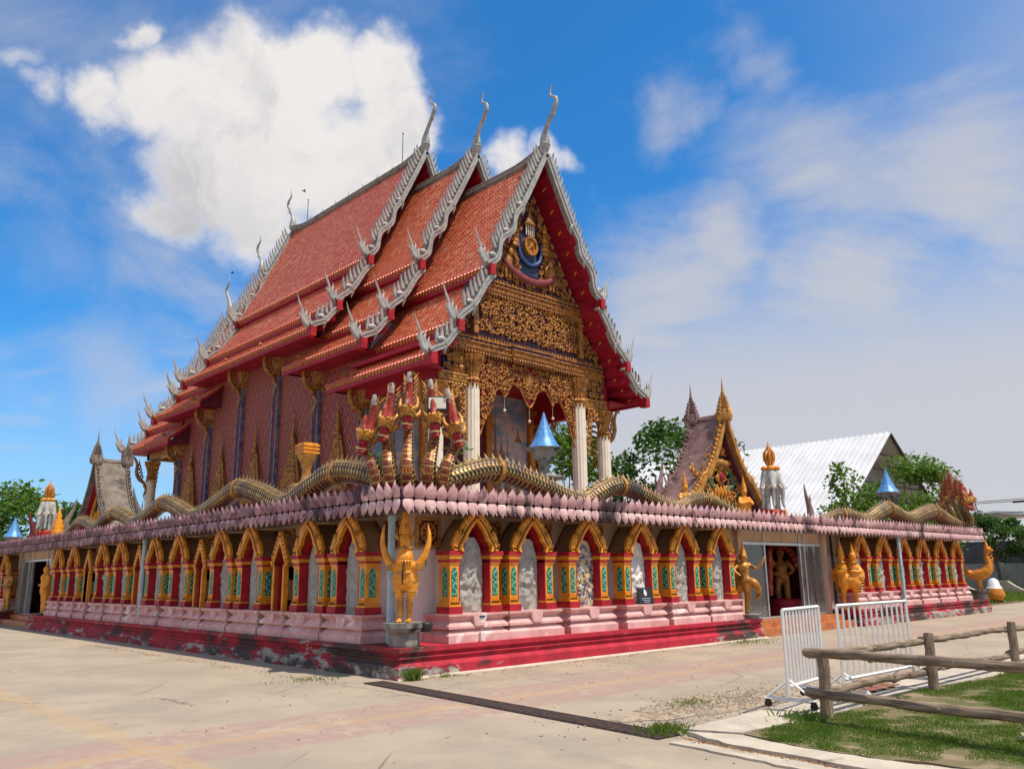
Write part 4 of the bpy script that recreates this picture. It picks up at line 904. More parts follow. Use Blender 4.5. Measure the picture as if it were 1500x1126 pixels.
for i in range(12):
    an = i*math.pi/6; capm.add([(.34*math.cos(an-.2), .34*math.sin(an-.2), .02), (.34*math.cos(an+.2), .34*math.sin(an+.2), .02), (.33*math.cos(an), .33*math.sin(an), -.24), (.40*math.cos(an), .40*math.sin(an), -.03)], [(0, 1, 3), (1, 2, 3), (2, 0, 3)])
CAP = capm.mesh('capital', [M_['bronze']])
def column(x, y, z1, r_):
    m2 = MB(); fluted(m2, x, y, 4.5, z1, r_); o = tb(m2, 'column', M_['ivory'])
    c = obj('capital', CAP, o); c.location = (x, y, z1); c.scale = (r_/.33, r_/.33, 1.0); return o
for sd in (-1, 1):
    column(XC-.12+sd*3.2, 12.25, 9.35, .33); column(XC-.12+sd*4.98, 12.3, 8.05, .30)
    column(XC+sd*4.98, 42.0, 8.05, .30)
# pilasters of the long sides with capitals and eave brackets
brk = MB(); stube(brk, [(.05, 0, -1.55), (-.10, 0, -1.2), (-.42, 0, -.95), (-.62, 0, -.55), (-.62, 0, -.10), (-.74, 0, .25), (-.92, 0, .42), (-1.02, 0, .30)], [.03, .10, .13, .12, .09, .08, .07, .03], 7, 5, sy=.6)
for k in range(5): stube(brk, [(-.30-.07*k, 0, -1.0+.20*k), (-.20-.07*k, 0, -.78+.22*k), (-.32-.06*k, 0, -.62+.22*k)], [.06, .05, .01], 5, 3, sy=.6)
stube(brk, [(-.12, 0, -1.3), (.05, 0, -1.6), (-.05, 0, -1.95), (.02, 0, -2.3)], [.08, .09, .05, .01], 6, 4)
BRK = brk.mesh('eave_bracket', [M_['bronze']])
for (y, zt) in ((17.2, 9.95), (21.2, 11.5), (25.2, 12.95), (29.2, 12.95), (33.2, 11.5), (37.2, 9.95)):
    for sd in (-1, 1):
        xw = 10.4 if sd < 0 else 20.6; m2 = MB()
        m2.box(min(xw, xw+sd*.16), y-.28, 4.5, max(xw, xw+sd*.16), y+.28, zt-1.1, 0)
        for e in (-1, 1): a, b = sorted((xw+sd*.02, xw+sd*.19)); m2.box(a, y+e*.24-.06, 4.5, b, y+e*.24+.06, zt-1.1, 1)
        o = tb(m2, 'pilaster', [M_['maroon'], mat('blue_grey_trim', (.06, .07, .14), (.22, .18, .18), 4, .6) if 'bluetrim' not in M_ else M_['bluetrim']])
        M_['bluetrim'] = o.data.materials[1]
        c = obj('capital', CAP, o); c.location = (xw, y, zt-1.1); c.scale = (.95, .95, .95)
        b_ = obj('eave_bracket', BRK, o); b_.location = (xw+sd*.25, y-.1, zt-.1); b_.scale = (1 if sd < 0 else -1, 1.3, 1)
for sd in (-1, 1):   # brackets on the porch corner columns
    for y in (12.3, 42.0):
        m2 = obj('eave_bracket', BRK, TEM); m2.matrix_parent_inverse = TP; m2.location = (XC-.12+sd*5.2, y, 9.0); m2.scale = (1 if sd < 0 else -1, 1.2, 1)
# gilded spire windows
def spire_mesh():
    m2 = MB(); z = 4.5; 
    m2.box(-.95, -.10, 4.5, .95, .1, 5.6); m2.box(-.62, -.14, 4.6, .62, -.10, 5.5, 1)
    ws = [.95, .86, .78, .70, .62, .54, .46, .38, .31, .25, .20]; z = 5.6
    for i, w_ in enumerate(ws):
        h = .26-.006*i; d_ = .12+.25*w_
        m2.prism([(-w_, z), (w_, z), (w_*.9, z+h*.45), (w_*.86, z+h), (-w_*.86, z+h), (-w_*.9, z+h*.45)], -d_, .1, 'y')
        nt_ = max(2, int(w_*9))
        for k in range(nt_):
            x = lerp(-w_, w_, (k+.5)/nt_); q = w_/nt_*.9; m2.add([(x-q, -d_-.01, z), (x+q, -d_-.01, z), (x, -d_-.0, z+h*1.35), (x, -d_-.07, z+h*.3)], [(0, 1, 3), (1, 2, 3), (2, 0, 3)], 0)
        for sd in (-1, 1): m2.add([(sd*w_, -d_, z), (sd*(w_+.10), -d_*.5, z+h*.2), (sd*(w_+.03), -d_*.7, z+h*1.7), (sd*w_*.9, 0, z)], [(0, 1, 2), (1, 3, 2), (3, 0, 2)], 0)
        z += h
    m2.lathe([(.16, 0), (.20, .08), (.12, .2), (.17, .3), (.09, .5), (.12, .58), (.06, .8), (.08, .9), (.03, 1.2), (.04, 1.3), (.0, 1.9)], 8, (0, -.12, z))
    return m2.mesh('spire_window', [M_['bronze'], M_['maroon']])
SPW = spire_mesh()
for y in (19.2, 23.2, 27.2, 31.2, 35.2):
    for sd in (-1, 1): tpart('spire_window', SPW, loc=(10.38 if sd < 0 else 20.62, y, -.15), rz=-math.pi/2 if sd < 0 else math.pi/2)

# ---- gable front
def scroll(mb, cx, cz, r_, hand, rot, y, th, mi=0, turns=1.25):
    n = 13; pts = []
    for i in range(n):
        t = i/(n-1); a = rot+hand*t*turns*2*math.pi; rr = r_*(1-t*.82); pts.append((cx+rr*math.cos(a), y-.05*math.sin(t*3.1)-.02, cz+rr*math.sin(a)))
    mb.tube(pts, [th*(.35+.9*math.sin(math.pi*min(1, .12+t/(n-1)*.9))) for t in range(n)], 5, mi, cap=False)
    for k in (1, 3, 5, 7):
        p = Vector(pts[k]); c = Vector((cx, y, cz)); o_ = (p-c); o_.y = 0; o_ = o_.normalized() if o_.length > 0 else Vector((1, 0, 0)); tg = Vector((-o_.z*hand, 0, o_.x*hand))
        mb.tube([p, p+o_*r_*.30+tg*r_*.12+Vector((0, -.02, 0)), p+o_*r_*.48-tg*r_*.25], [th*.75, th*.6, th*.1], 4, mi, cap=False)
    mb.ball((pts[-1][0], y-.03, pts[-1][2]), (th*1.3, th, th*1.3), mi, n=6, m=4)
def fill_scrolls(mb, fn, x0, x1, z0, z1, step, y, th, seed, xc=XC):
    q = random.Random(seed); r_ = 0; z = z0
    while z < z1:
        x = x0+(step*.5 if r_ % 2 else 0)
        while x < x1:
            xx, zz = x+q.uniform(-.08, .08)*step*2, z+q.uniform(-.08, .08)*step*2; rr = step*q.uniform(.44, .62)
            if fn(xx, zz, rr*.8):
                hd = q.choice((-1, 1)); ro = q.uniform(0, 6.28); tt = th*q.uniform(.85, 1.2)
                scroll(mb, xc+xx, zz, rr, hd, ro, y, tt); scroll(mb, xc-xx, zz, rr, -hd, math.pi-ro, y, tt)
            x += step
        z += step*.86; r_ += 1
def fringe(mb, x0, x1, z, h, w_, y, mi=0, d_=.06):
    n = max(1, int(round((x1-x0)/w_))); w2 = (x1-x0)/n
    for i in range(n):
        a = x0+i*w2; mb.add([(a, y, z), (a+w2, y, z), (a+w2/2, y, z-h), (a+w2/2, y-d_, z-h*.3), (a+w2*.5, y-d_*.4, z)], [(0, 4, 3), (4, 1, 3), (1, 2, 3), (2, 0, 3)], mi)
XG = XC-.05
GY = 12.15
mats_g = [M_['bronze'], M_['navy'], M_['bronze'], M_['red'], M_['bronze']]
bk = MB(); bk.prism([(XG-3.1, 14.0), (XG+3.1, 14.0), (XG, 19.5)], GY+.02, GY+.15, 'y', 0); bk.box(XG-3.55, GY+.04, 11.3, XG+3.55, GY+.2, 13.6, 0)
bk.prism([(XG-5.2, 10.6), (XG+5.2, 10.6), (XG+4.5, 11.4), (XG+3.5, 13.2), (XG-3.5, 13.2), (XG-4.5, 11.4)], GY+.06, GY+.22, 'y', 0)
PED = tb(bk, 'pediment', mat('dark_lacquer_ground', (.035, .018, .05), (.08, .016, .02), 3, .5))
# cornices
def cornice(z0, hw, y, name, prj=None):
    c = MB()
    for (dz0, dz1, d_, mi) in ((.0, .10, .14, 2), (.10, .16, .20, 0), (.16, .34, .08, 2), (.34, .40, .16, 0), (.40, .52, .06, 1), (.52, .58, .14, 0)):
        c.box(XG-hw, y-d_, z0+dz0, XG+hw, y+.1, z0+dz1, mi)
        if prj: c.box(XG-prj, y-d_-.14, z0+dz0+.002, XG+prj, y-d_+.02, z0+dz1-.002, mi)
    n = int(hw*2/.26)
    for i in range(n):
        x = XG-hw+(i+.5)*hw*2/n; c.prism([(x-.11, z0+.25), (x, z0+.32), (x+.11, z0+.25), (x, z0+.18)], y-.11, y-.06, 'y', 0); c.box(x-.05, y-.085, z0+.42, x+.05, y-.04, z0+.50, 4)
    fringe(c, XG-hw, XG+hw, z0, .24, .155, y-.12, 0); fringe(c, XG-hw, XG+hw, z0-.0, .12, .155, y-.05, 3)
    if prj: fringe(c, XG-prj, XG+prj, z0, .26, .155, y-.27, 0)
    # leaf cresting on top
    nn = int(hw*2/.17)
    for i in range(nn):
        x = XG-hw+(i+.5)*hw*2/nn; c.add([(x-.075, y-.06, z0+.58), (x+.075, y-.06, z0+.58), (x, y-.02, z0+.78), (x, y-.13, z0+.63)], [(0, 1, 3), (1, 2, 3), (2, 0, 3)], 4)
    return c.build(name, mats_g, PED)
cornice(10.72, 4.75, GY, 'lower_cornice', 1.25); cornice(13.42, 3.35, GY, 'upper_cornice')
sm = MB(); fill_scrolls(sm, lambda x, z, r_: 11.52+r_ < z < 13.32-r_*.8 and x < 3.05-r_, .0, 3.1, 11.55, 13.5, .31, GY, .036, 3); sm.build('carved_scrollwork', M_['bronze'], PED, kind='stuff')
for sd in (-1, 1):
    p_ = MB(); p_.box(XG+sd*3.22-.13, GY-.16, 11.5, XG+sd*3.22+.13, GY+.1, 13.3); p_.box(XG+sd*3.22-.18, GY-.2, 13.0, XG+sd*3.22+.18, GY+.1, 13.12); p_.box(XG+sd*3.22-.18, GY-.2, 11.9, XG+sd*3.22+.18, GY+.1, 12.0); p_.build('panel_post', M_['bronze'], PED)
sm = MB(); fill_scrolls(sm, lambda x, z, r_: x > 3.45+r_*.6 and z > 11.42+r_ and (x-3.5)*1.45+(z-11.4) < 1.9-r_, 3.5, 5, 11.5, 13, .26, GY+.04, .033, 5); sm.build('wing_scrollwork', M_['bronze'], PED, kind='stuff')
fs_ = MB()
for i in range(14):
    a = i/13; 
    for sd in (-1, 1): fs_.add([(XG+sd*(3.0-2.9*a), GY-.0, 14.1+5.1*a), (XG+sd*(3.0-2.9*a-.13), GY, 14.1+5.1*a), (XG+sd*(3.0-2.9*a-.18), GY-.02, 14.1+5.1*a+.36), (XG+sd*(3.0-2.9*a-.06), GY-.1, 14.1+5.1*a+.1)], [(0, 1, 3), (1, 2, 3), (2, 0, 3)])
fill_scrolls(fs_, lambda x, z, r_: z > 14.12+r_ and x*1.70+(z-14.1) < 5.0-r_*2.1 and (x > .62 or z > 17.9 or z < 14.6) , .1, 3, 14.2, 19, .26, GY, .032, 8); fs_.build('tympanum_scrollwork', M_['bronze'], PED, kind='stuff')
# tympanum emblem: disc, tiered parasols, ribbon and supporters
em = MB()
ci = [(XG+.42*math.cos(2*math.pi*i/24), 16.15+.46*math.sin(2*math.pi*i/24)) for i in range(25)]; cj = [(XG+(x-XG)*.72, 16.15+(z-16.15)*.72) for x, z in ci]
em.ring(ci, cj, GY-.24, GY, 'y', 0); em.prism(cj[:-1], GY-.16, GY, 'y', 2)
for k in range(8): an = k*math.pi/4; em.tube([(XG, GY-.17, 16.15), (XG+.3*math.cos(an), GY-.17, 16.15+.33*math.sin(an))], .035, 5, 0)
for k in range(5): em.tube([(XG-.24+.12*k, GY-.15, 16.65), (XG-.24+.12*k, GY-.15, 17.15)], .03, 5, 4)
em.lathe([(.34, 0), (.36, .06), (.24, .16), (.26, .22), (.14, .34), (.16, .38), (.05, .6), (0, .95)], 10, (XG, GY-.14, 17.15), 0, sq=.5)
for sd in (-1, 1):
    for k in range(6): em.lathe([(.24-.02*k, 0), (.25-.02*k, .10), (.17-.02*k, .20)], 10, (XG+sd*.95, GY-.14, 15.9+.22*k), 2 if k % 2 else 0, sq=.5)
    em.tube([(XG+sd*.95, GY-.12, 14.8), (XG+sd*.95, GY-.12, 17.4)], .025, 5, 0)
    em.ball((XG+sd*1.35, GY-.1, 15.1), (.28, .12, .40), 0); em.ball((XG+sd*1.25, GY-.16, 15.55), (.17, .12, .20), 0); stube(em, [(XG+sd*1.1, GY-.2, 15.5), (XG+sd*.9, GY-.22, 15.2), (XG+sd*1.0, GY-.2, 14.9)], [.07, .05, .03], 6, 4, mi=0)
    for k in range(2): em.tube([(XG+sd*(1.25+.22*k), GY-.1, 14.9), (XG+sd*(1.25+.22*k), GY-.1, 14.35)], .08, 6, 0)
    stube(em, [(XG+sd*.75, GY-.1, 16.4), (XG+sd*.62, GY-.12, 15.6), (XG+sd*.25, GY-.12, 15.3), (XG, GY-.12, 15.25)], [.05, .10, .09, .08], 6, 4, mi=1)
em.build('emblem', [M_['bronze'], mat('cobalt_inlay', (.03, .06, .18), (.05, .10, .26), 8, .4), M_['goldorange'], M_['red'], M_['ivory']], PED)
rb = MB(); stube(rb, [(XG-1.75, GY-.12, 15.35), (XG-1.35, GY-.2, 14.85), (XG-.75, GY-.22, 14.55), (XG, GY-.24, 14.42), (XG+.75, GY-.22, 14.55), (XG+1.35, GY-.2, 14.85), (XG+1.75, GY-.12, 15.35)], [.06, .13, .16, .17, .16, .13, .06], 8, 5, sy=.5); rb.build('ribbon', mat('rose_ribbon', (.26, .05, .06), (.18, .035, .04), 5, .5), PED)
bl = MB(); bl.prism([(XG-.6, 14.8), (XG+.6, 14.8), (XG+.45, 16.5), (XG, 17.2), (XG-.45, 16.5)], GY-.02, GY+.02, 'y'); bl.build('emblem_ground', mat('azure_ground', (.035, .06, .13), (.02, .035, .09), 5, .5), PED)
# valance of carved tracery between the columns
def low(x):
    x = abs(x); P = [(0, 8.75), (.22, 9.0), (.5, 9.55), (.95, 9.75), (1.3, 9.35), (1.45, 9.05), (1.6, 9.4), (1.9, 9.35), (2.2, 8.9), (2.5, 8.2), (2.72, 7.6), (2.9, 7.2)]
    for (a, za), (b, zb) in zip(P, P[1:]):
        if a <= x <= b: return lerp(za, zb, (x-a)/(b-a))
    return 7.2
va = MB(); va.prism([(XG-2.9+i*.1, low(-2.9+i*.1)+.10) for i in range(59)]+[(XG+2.9, 10.72), (XG-2.9, 10.72)], 12.28, 12.33, 'y'); VA = tb(va, 'valance', M_['red'])
vs_ = MB(); fill_scrolls(vs_, lambda x, z, r_: x < 2.92-r_*.4 and z > low(x)+r_*.6 and z < 10.6-r_*.6, .12, 2.95, 7.4, 10.6, .27, 12.24, .034, 21)
for i in range(58):
    x = -2.85+i*.1; vs_.tube([(XG+x, 12.24, low(x)), (XG+x+.1, 12.24, low(x+.1))], .05, 5, cap=False)
vs_.ball((XG, 12.2, 9.9), (.22, .1, .42)); vs_.build('carved_tracery', M_['bronze'], VA, kind='stuff')
pn = MB()
for x in (-1.45, 0, 1.45): pn.tube([(XG+x, 12.25, low(x)-.02), (XG+x, 12.25, low(x)-.5)], .008, 4); pn.ball((XG+x, 12.25, low(x)-.55), .07, n=6, m=4)
pn.build('pendant', M_['ivory'], VA)
for sd in (-1, 1):   # aisle beams and panels beside the big columns
    cx = XG+sd*4.1; c = MB(); c.box(cx-.95, 12.16, 9.28, cx+.95, 12.5, 9.72, 0); c.box(cx-.95, 12.10, 9.34, cx+.95, 12.16, 9.42, 1); c.box(cx-.95, 12.10, 9.60, cx+.95, 12.16, 9.68, 1)
    for i in range(6): x = cx-.8+i*.32; c.prism([(x-.14, 9.51), (x, 9.58), (x+.14, 9.51), (x, 9.44)], 12.11, 12.17, 'y', 1)
    fringe(c, cx-.95, cx+.95, 9.28, .2, .16, 12.14, 1); o = tb(c, 'aisle_beam', [M_['bronze'], M_['gold2']])
    c = MB(); c.box(cx-.62, 12.3, 9.74, cx+.9, 12.4, 10.7); c.build('aisle_panel', M_['navy'], o)
    c = MB(); fill_scrolls(c, lambda x, z, r_: True, -.1, .6, 9.95, 10.6, .34, 12.27, .05, 31+sd, cx+.1); c.build('aisle_scrollwork', M_['bronze'], o)
    # carved brackets in the corners below
    c = MB()
    for k in range(9):
        z = 9.05-.24*k; c2 = .22*(1-.07*k); scroll(c, cx-sd*.52+sd*(.30-.03*k), z, c2, sd, k, 12.22, .045); 
        if k < 4: scroll(c, cx+sd*.62-sd*.1, z, .2-.02*k, -sd, k+1, 12.22, .045); scroll(c, cx+sd*.12, z if k < 2 else 9.05, .2, -sd, k+1, 12.22, .045)
    c.build('carved_bracket', M_['bronze'], o)
    # tracery bracket beside the outer columns on the porch flank
    c = MB(); xf = XC-.12+sd*4.98
    for yy, dr in ((12.75, 1), (16.8, -1)):
        for k in range(10):
            z = 9.1-.26*k; w2 = .42*(1-.085*k)
            c.tube([(xf, yy, z), (xf, yy+dr*w2, z+.1), (xf, yy+dr*w2*1.4, z-.08), (xf, yy+dr*w2, z-.2)], [.06, .07, .05, .02], 5, 0)
        for k in range(5): c.tube([(xf, yy+dr*.3*k, 9.2), (xf, yy+dr*(.3*k+.15), 8.9-.02*k), (xf, yy+dr*(.3*k+.3), 9.2)], .06, 5, 0)
    tb(c, 'flank_tracery', M_['gold2'], kind='stuff')
# rear porch tracery seen on the far left
c = MB(); xf = 10.5
for k in range(9):
    z = 9.0-.28*k; w2 = .5*(1-.09*k)
    c.tube([(xf, 41.5, z), (xf, 41.5-w2, z+.1), (xf, 41.5-w2*1.4, z-.08), (xf, 41.5-w2, z-.2)], [.06, .07, .05, .02], 5, 0)
    c.tube([(xf, 37.7, z), (xf, 37.7+w2, z+.1), (xf, 37.7+w2*1.4, z-.08), (xf, 37.7+w2, z-.2)], [.06, .07, .05, .02], 5, 0)
tb(c, 'flank_tracery', M_['gold2'], kind='stuff')
m2 = MB(); m2.box(10.2, 37.2, 9.3, 10.7, 42.2, 9.8); m2.box(20.3, 37.2, 9.3, 20.8, 42.2, 9.8); m2.box(10.2, 41.8, 9.3, 20.8, 42.2, 9.8); m2.box(10.4, 37.0, 4.5, 20.6, 37.2, 12); tb(m2, 'rear_porch_beam', M_['gold2'])
# ================================================================== nagas
def resample(pts, step):
    P = [Vector(p) for p in pts]; out = [P[0]]; acc = 0
    for a, b in zip(P, P[1:]):
        L_ = (b-a).length; d_ = step-acc
        while d_ <= L_: out.append(a.lerp(b, d_/L_)); d_ += step
        acc = L_-(d_-step)
    out.append(P[-1]); return out
def scaly(path, rad, belly, n=28, step=.036, btint=2, size=3, bw=.5):
    """tube covered in raised overlapping scales; belly = direction of the smooth side"""
    P = resample(path, step); k = len(P); mb = MB(); rr = taper(rad, k); A = []; vs = []; bd = Vector(belly)
    for i in range(k):
        t = (P[min(i+1, k-1)]-P[max(i-1, 0)]).normalized(); a = (bd-t*bd.dot(t)).normalized(); b = t.cross(a)
        for j in range(n):
            an = 2*math.pi*(j+.5)/n; ca = math.cos(an)
            if ca > bw:
                ph = (i % (size+1))/(size+1); vs.append(P[i]+(a*ca+b*math.sin(an))*rr[i]*(.96+.03*ph)); A.append(btint if ph > .2 else 0.3)
            else:
                ph = ((i+(size/2 if (j//2) % 2 else 0)) % size)/size; side = .6 if j % 2 == 0 else 1
                vs.append(P[i]+(a*ca+b*math.sin(an))*rr[i]*(1+.085*ph*side)); A.append(ph*1.2*side)
    fs = [(i*n+j, i*n+(j+1) % n, (i+1)*n+(j+1) % n, (i+1)*n+j) for i in range(k-1) for j in range(n)]+[tuple(range(n))[::-1], tuple(range((k-1)*n, k*n))]
    mb.add(vs, fs, 0, False); mb.at = A; return mb, P, rr
def spines(P, rr, every, h, name, parent):
    mb = MB()
    for i in range(2, len(P)-2, every):
        t = (P[i+1]-P[i-1]).normalized(); u_ = Vector((0, 0, 1)); u_ = (u_-t*u_.dot(t)).normalized(); s_ = t.cross(u_); c = P[i]+u_*rr[i]*.95; hh = h*(.85+.3*((i*7) % 5)/5)
        mb.add([c-t*.06, c+s_*.03, c+t*.06, c-s_*.03, c+u_*hh-t*hh*.55], [(0, 1, 4), (1, 2, 4), (2, 3, 4), (3, 0, 4)])
    mb.build(name, mat('pale_gold_spine', (.62, .48, .24), (.44, .30, .12), 6, .5) if 'spine' not in M_ else M_['spine'], parent, kind='stuff')
M_['spine'] = mat('pale_gold_spine', (.62, .48, .24), (.44, .30, .12), 6, .5)
def collar(mb, P, rr, i):
    t = (P[i+1]-P[i-1]).normalized(); mb.tube([P[i]-t*.05, P[i]+t*.05], [rr[i]*1.12, rr[i]*1.12], 20, 0)
def naga_arm(parent, pts, rad, spine_every=5, h=.13):
    S = spline(pts, 10); mb, P, rr = scaly(S, rad, (0, 0, -1)); o = mb.build('body', M_['scale'], parent); spines(P, rr, spine_every, h, 'dorsal_spines', o)
    c = MB(); zs = [p.z for p in P]
    for i in range(20, len(P)-20):
        if zs[i] == max(zs[max(0, i-40):i+41]): c = MB(); collar(c, P, rr, i); c.build('collar', M_['gold2'], o)
    return o
def head_mesh():
    h = MB()
    stube(h, [(0, .16, -.06), (0, .02, .04), (0, -.14, .08), (0, -.27, .08), (0, -.36, .15)], [.15, .19, .16, .11, .05], 10, 4, sx=.85, sy=1.0, ref=(0, 0, 1))
    for sd in (-1, 1):
        h.ball((sd*.13, -.10, .13), (.05, .06, .05)); stube(h, [(sd*.12, .0, .12), (sd*.20, .05, .20), (sd*.20, .12, .34), (sd*.16, .12, .44)], [.06, .06, .04, .008], 6, 3)
        stube(h, [(sd*.14, .06, -.02), (sd*.24, .10, .04), (sd*.27, .14, .18)], [.07, .06, .01], 6, 3)
        for k in range(4): h.ball((sd*.10, -.30+.07*k, .14+.01*k), (.035, .035, .035), n=6, m=4)
    return h.mesh('head', [M_['gold2']])
def jaw_mesh():
    h = MB(); stube(h, [(0, .10, -.12), (0, -.04, -.24), (0, -.18, -.30), (0, -.28, -.27)], [.13, .12, .085, .03], 9, 4, sx=.6, sy=1.0, ref=(0, 0, 1)); return h.mesh('lower_jaw', [M_['crestred']])
def mouth_mesh():
    h = MB(); h.ball((0, -.06, -.09), (.115, .17, .13), 0); stube(h, [(0, -.05, -.15), (0, -.20, -.18), (0, -.30, -.12)], [.05, .045, .01], 6, 3, mi=0); return h.mesh('mouth', [M_['mouth']])
def teeth_mesh():
    h = MB()
    for z0, z1, w_ in ((-.02, .02, .135), (-.20, -.22, .11)):
        pts = [(sx*w_*(1-abs(q)*0), y, z) for sx, y, z, q in ((-1, .02, z0, 0), (-.95, -.14, (z0+z1)/2, 0), (-.5, -.27, z1, 0), (0, -.30, z1, 0), (.5, -.27, z1, 0), (.95, -.14, (z0+z1)/2, 0), (1, .02, z0, 0))]
        S = spline(pts, 4); h.tube(S, .010, 5)
        for p in S[3:-3:2]: h.add([p+Vector((-.012, 0, 0)), p+Vector((.012, 0, 0)), p+Vector((0, -.01, .05 if z0 < -.1 else -.05)), p+Vector((0, .02, 0))], [(0, 1, 2), (1, 3, 2), (3, 0, 2)])
    return h.mesh('teeth', [M_['spine']])
def crest_mesh():
    h = MB(); stube(h, [(0, .06, .08), (0, .12, .32), (0, .12, .58), (0, .08, .74)], [.13, .10, .08, .07], 9, 4, mi=0); stube(h, [(0, .08, .73), (0, .05, .84), (0, .03, .93)], [.071, .064, .04], 9, 4, mi=1)
    h.lathe([(.075, 0), (.095, .03), (.08, .05), (.07, .18), (.05, .27), (.0, .33)], 9, (0, -.20, .15), 0)
    for k in range(7):
        z = .22+.1*k
        for sd in (-1, 0, 1): h.add([(sd*.11, .14, z-.05), (sd*.11+.03, .17, z), (sd*.11-.03, .17, z), (sd*.19, .30, z+.16)], [(0, 1, 3), (1, 2, 3), (2, 0, 3)], 2)
    return h.mesh('crest', [M_['crestred'], M_['crestgrey'], M_['bronze']])
HEADM = [('lower_jaw', jaw_mesh()), ('mouth', mouth_mesh()), ('teeth', teeth_mesh()), ('crest', crest_mesh())]; HM = head_mesh()
def naga_heads(root, n, lb, lm, zd, sc_=1.0):
    """necks fan out sideways; root frame: -y outward, x lateral"""
    for i in range(n):
        b, t, dz_ = lb[i], lm[i], zd[i]
        pts = [(b*.75, .22, -.15), (b*1.0, -.12, .18), (lerp(b, t, .4), -.20, .50), (lerp(b, t, .75), -.02, .90+dz_*.5), (t, .06, 1.22+dz_), (t*1.02, .02, 1.46+dz_)]
        S = spline(pts, 8); mb, P, rr = scaly(S, [.145, .175, .145, .118, .105, .092], (0, -1, 0), 28, .028, 3, 3, .84); nk = mb.build('neck', M_['scale'], root)
        for k in range(3):
            c = P[int(len(P)*(.10+.05*k))]; 
        lf = MB()
        for k in range(6):
            q = P[min(len(P)-2, int(len(P)*(.08+.055*k)))]; r_ = rr[0]*.95
            for m in range(-2, 3): an = m*.42; lf.add([q+Vector((math.sin(an-.2)*r_, -math.cos(an-.2)*r_, 0)), q+Vector((math.sin(an+.2)*r_, -math.cos(an+.2)*r_, 0)), q+Vector((math.sin(an)*r_*1.12, -math.cos(an)*r_*1.12, .16)), q+Vector((math.sin(an)*r_*1.2, -math.cos(an)*r_*1.2, .03))], [(0, 1, 3), (1, 2, 3), (2, 0, 3)])
        lf.build('neck_collar', M_['gold'], nk)
        M = Matrix.Translation((t*1.02, -.02, 1.50+dz_)) @ Matrix.Rotation(.30*t, 4, 'Z') @ Matrix.Rotation(R(6)*-t*2, 4, 'Y') @ Matrix.Diagonal((sc_*.86, sc_*.9, sc_*.98, 1))
        hd = obj('head', HM, root, M=M)
        for nm, me in HEADM: obj(nm, me, hd)
NG = thing('naga_sculpture', 'five headed gold naga at the near roof corner with scaly bodies running along both eaves', 'naga', (.60, .60, 3.40), -math.pi/4)
naga_heads(NG, 5, [-.58, -.34, .0, .38, .68], [-.86, -.46, -.04, .48, .90], [-.44, -.20, .02, -.14, -.34])
Mi = Matrix.Rotation(math.pi/4, 4, 'Z') @ Matrix.Translation((-.60, -.60, -3.40))
def world_arm(root, mi, pts, rad, **k):
    o = naga_arm(root, pts, rad, **k); o.matrix_parent_inverse = mi; return o
world_arm(NG, Mi, [(.95, .50, 3.52), (1.7, .48, 3.76), (2.7, .48, 3.98), (3.7, .48, 3.83), (5.35, .48, 3.42), (6.1, .48, 3.68), (6.85, .48, 3.90), (7.7, .48, 3.76), (9.0, .48, 3.42), (9.9, .48, 3.66), (10.7, .48, 3.76), (11.6, .48, 3.56), (12.6, .48, 3.40)], [.22, .245, .245, .23, .22, .22, .22, .21, .20, .19, .17, .13, .05])
world_arm(NG, Mi, [(.50, .95, 3.55), (.48, 1.9, 3.86), (.48, 3.1, 4.0), (.48, 4.2, 3.72), (.48, 5.3, 3.46), (.48, 6.5, 3.80), (.48, 7.75, 4.04), (.48, 9.0, 3.74), (.48, 10.4, 3.46), (.48, 11.6, 3.78), (.48, 12.75, 4.02), (.48, 13.8, 3.76), (.48, 15, 3.54), (.48, 16.1, 3.82), (.48, 17.1, 3.98), (.48, 18.1, 3.76), (.48, 19, 3.60), (.48, 20, 3.82), (.48, 21, 3.88), (.48, 22, 3.62), (.48, 23.4, 3.42)], [.23, .26, .255, .24, .235, .23, .22, .20, .16, .05])
NG2 = thing('naga_sculpture', 'weathered naga rearing at the far right roof corner with its body along the eave', 'naga', (30.4, .7, 3.40), math.pi/4)
naga_heads(NG2, 5, [-.58, -.34, .0, .38, .68], [-.95, -.5, .05, .55, 1.0], [-.3, -.1, .2, .0, -.2], 1.15)
Mi2 = Matrix.Rotation(-math.pi/4, 4, 'Z') @ Matrix.Translation((-30.4, -.7, -3.40))
world_arm(NG2, Mi2, [(17.2, .5, 3.40), (18.4, .5, 3.66), (19.4, .5, 3.66), (20.6, .5, 3.5), (21.6, .5, 3.78), (22.6, .5, 4.02), (23.6, .5, 3.82), (24.6, .5, 3.66), (25.8, .5, 3.92), (27.1, .5, 4.10), (28.2, .5, 3.84), (29.3, .5, 3.64), (30.2, .6, 3.6)], [.08, .2, .26, .28, .3, .3, .3, .28], spine_every=6)
# floodlights and self-sown plants among the heads
def floodlight(x, y, z, w_, rz, tilt, label):
    t_ = thing('floodlight', label, 'floodlight', (x, y, z), rz); t_.rotation_euler = (tilt, 0, rz)
    m2 = MB(); m2.box(-w_, -.04, -w_*.72, w_, .05, w_*.72); [m2.box(-w_*.9+k*w_*.3, .05, -w_*.6, -w_*.9+k*w_*.3+.02, .09, w_*.6) for k in range(7)]; m2.build('housing', M_['black'], t_)
    m2 = MB(); m2.box(-w_*.86, -.048, -w_*.58, w_*.86, -.041, w_*.58); m2.build('lens', mat('floodlight_lens', (.62, .62, .52), (.7, .68, .55), 12, .2), t_)
    m2 = MB(); m2.tube([(-w_*1.08, .02, 0), (-w_*1.08, .06, -w_), (0, .10, -w_*1.2), (w_*1.08, .06, -w_), (w_*1.08, .02, 0)], .014, 5); m2.build('yoke', M_['alu'], t_)
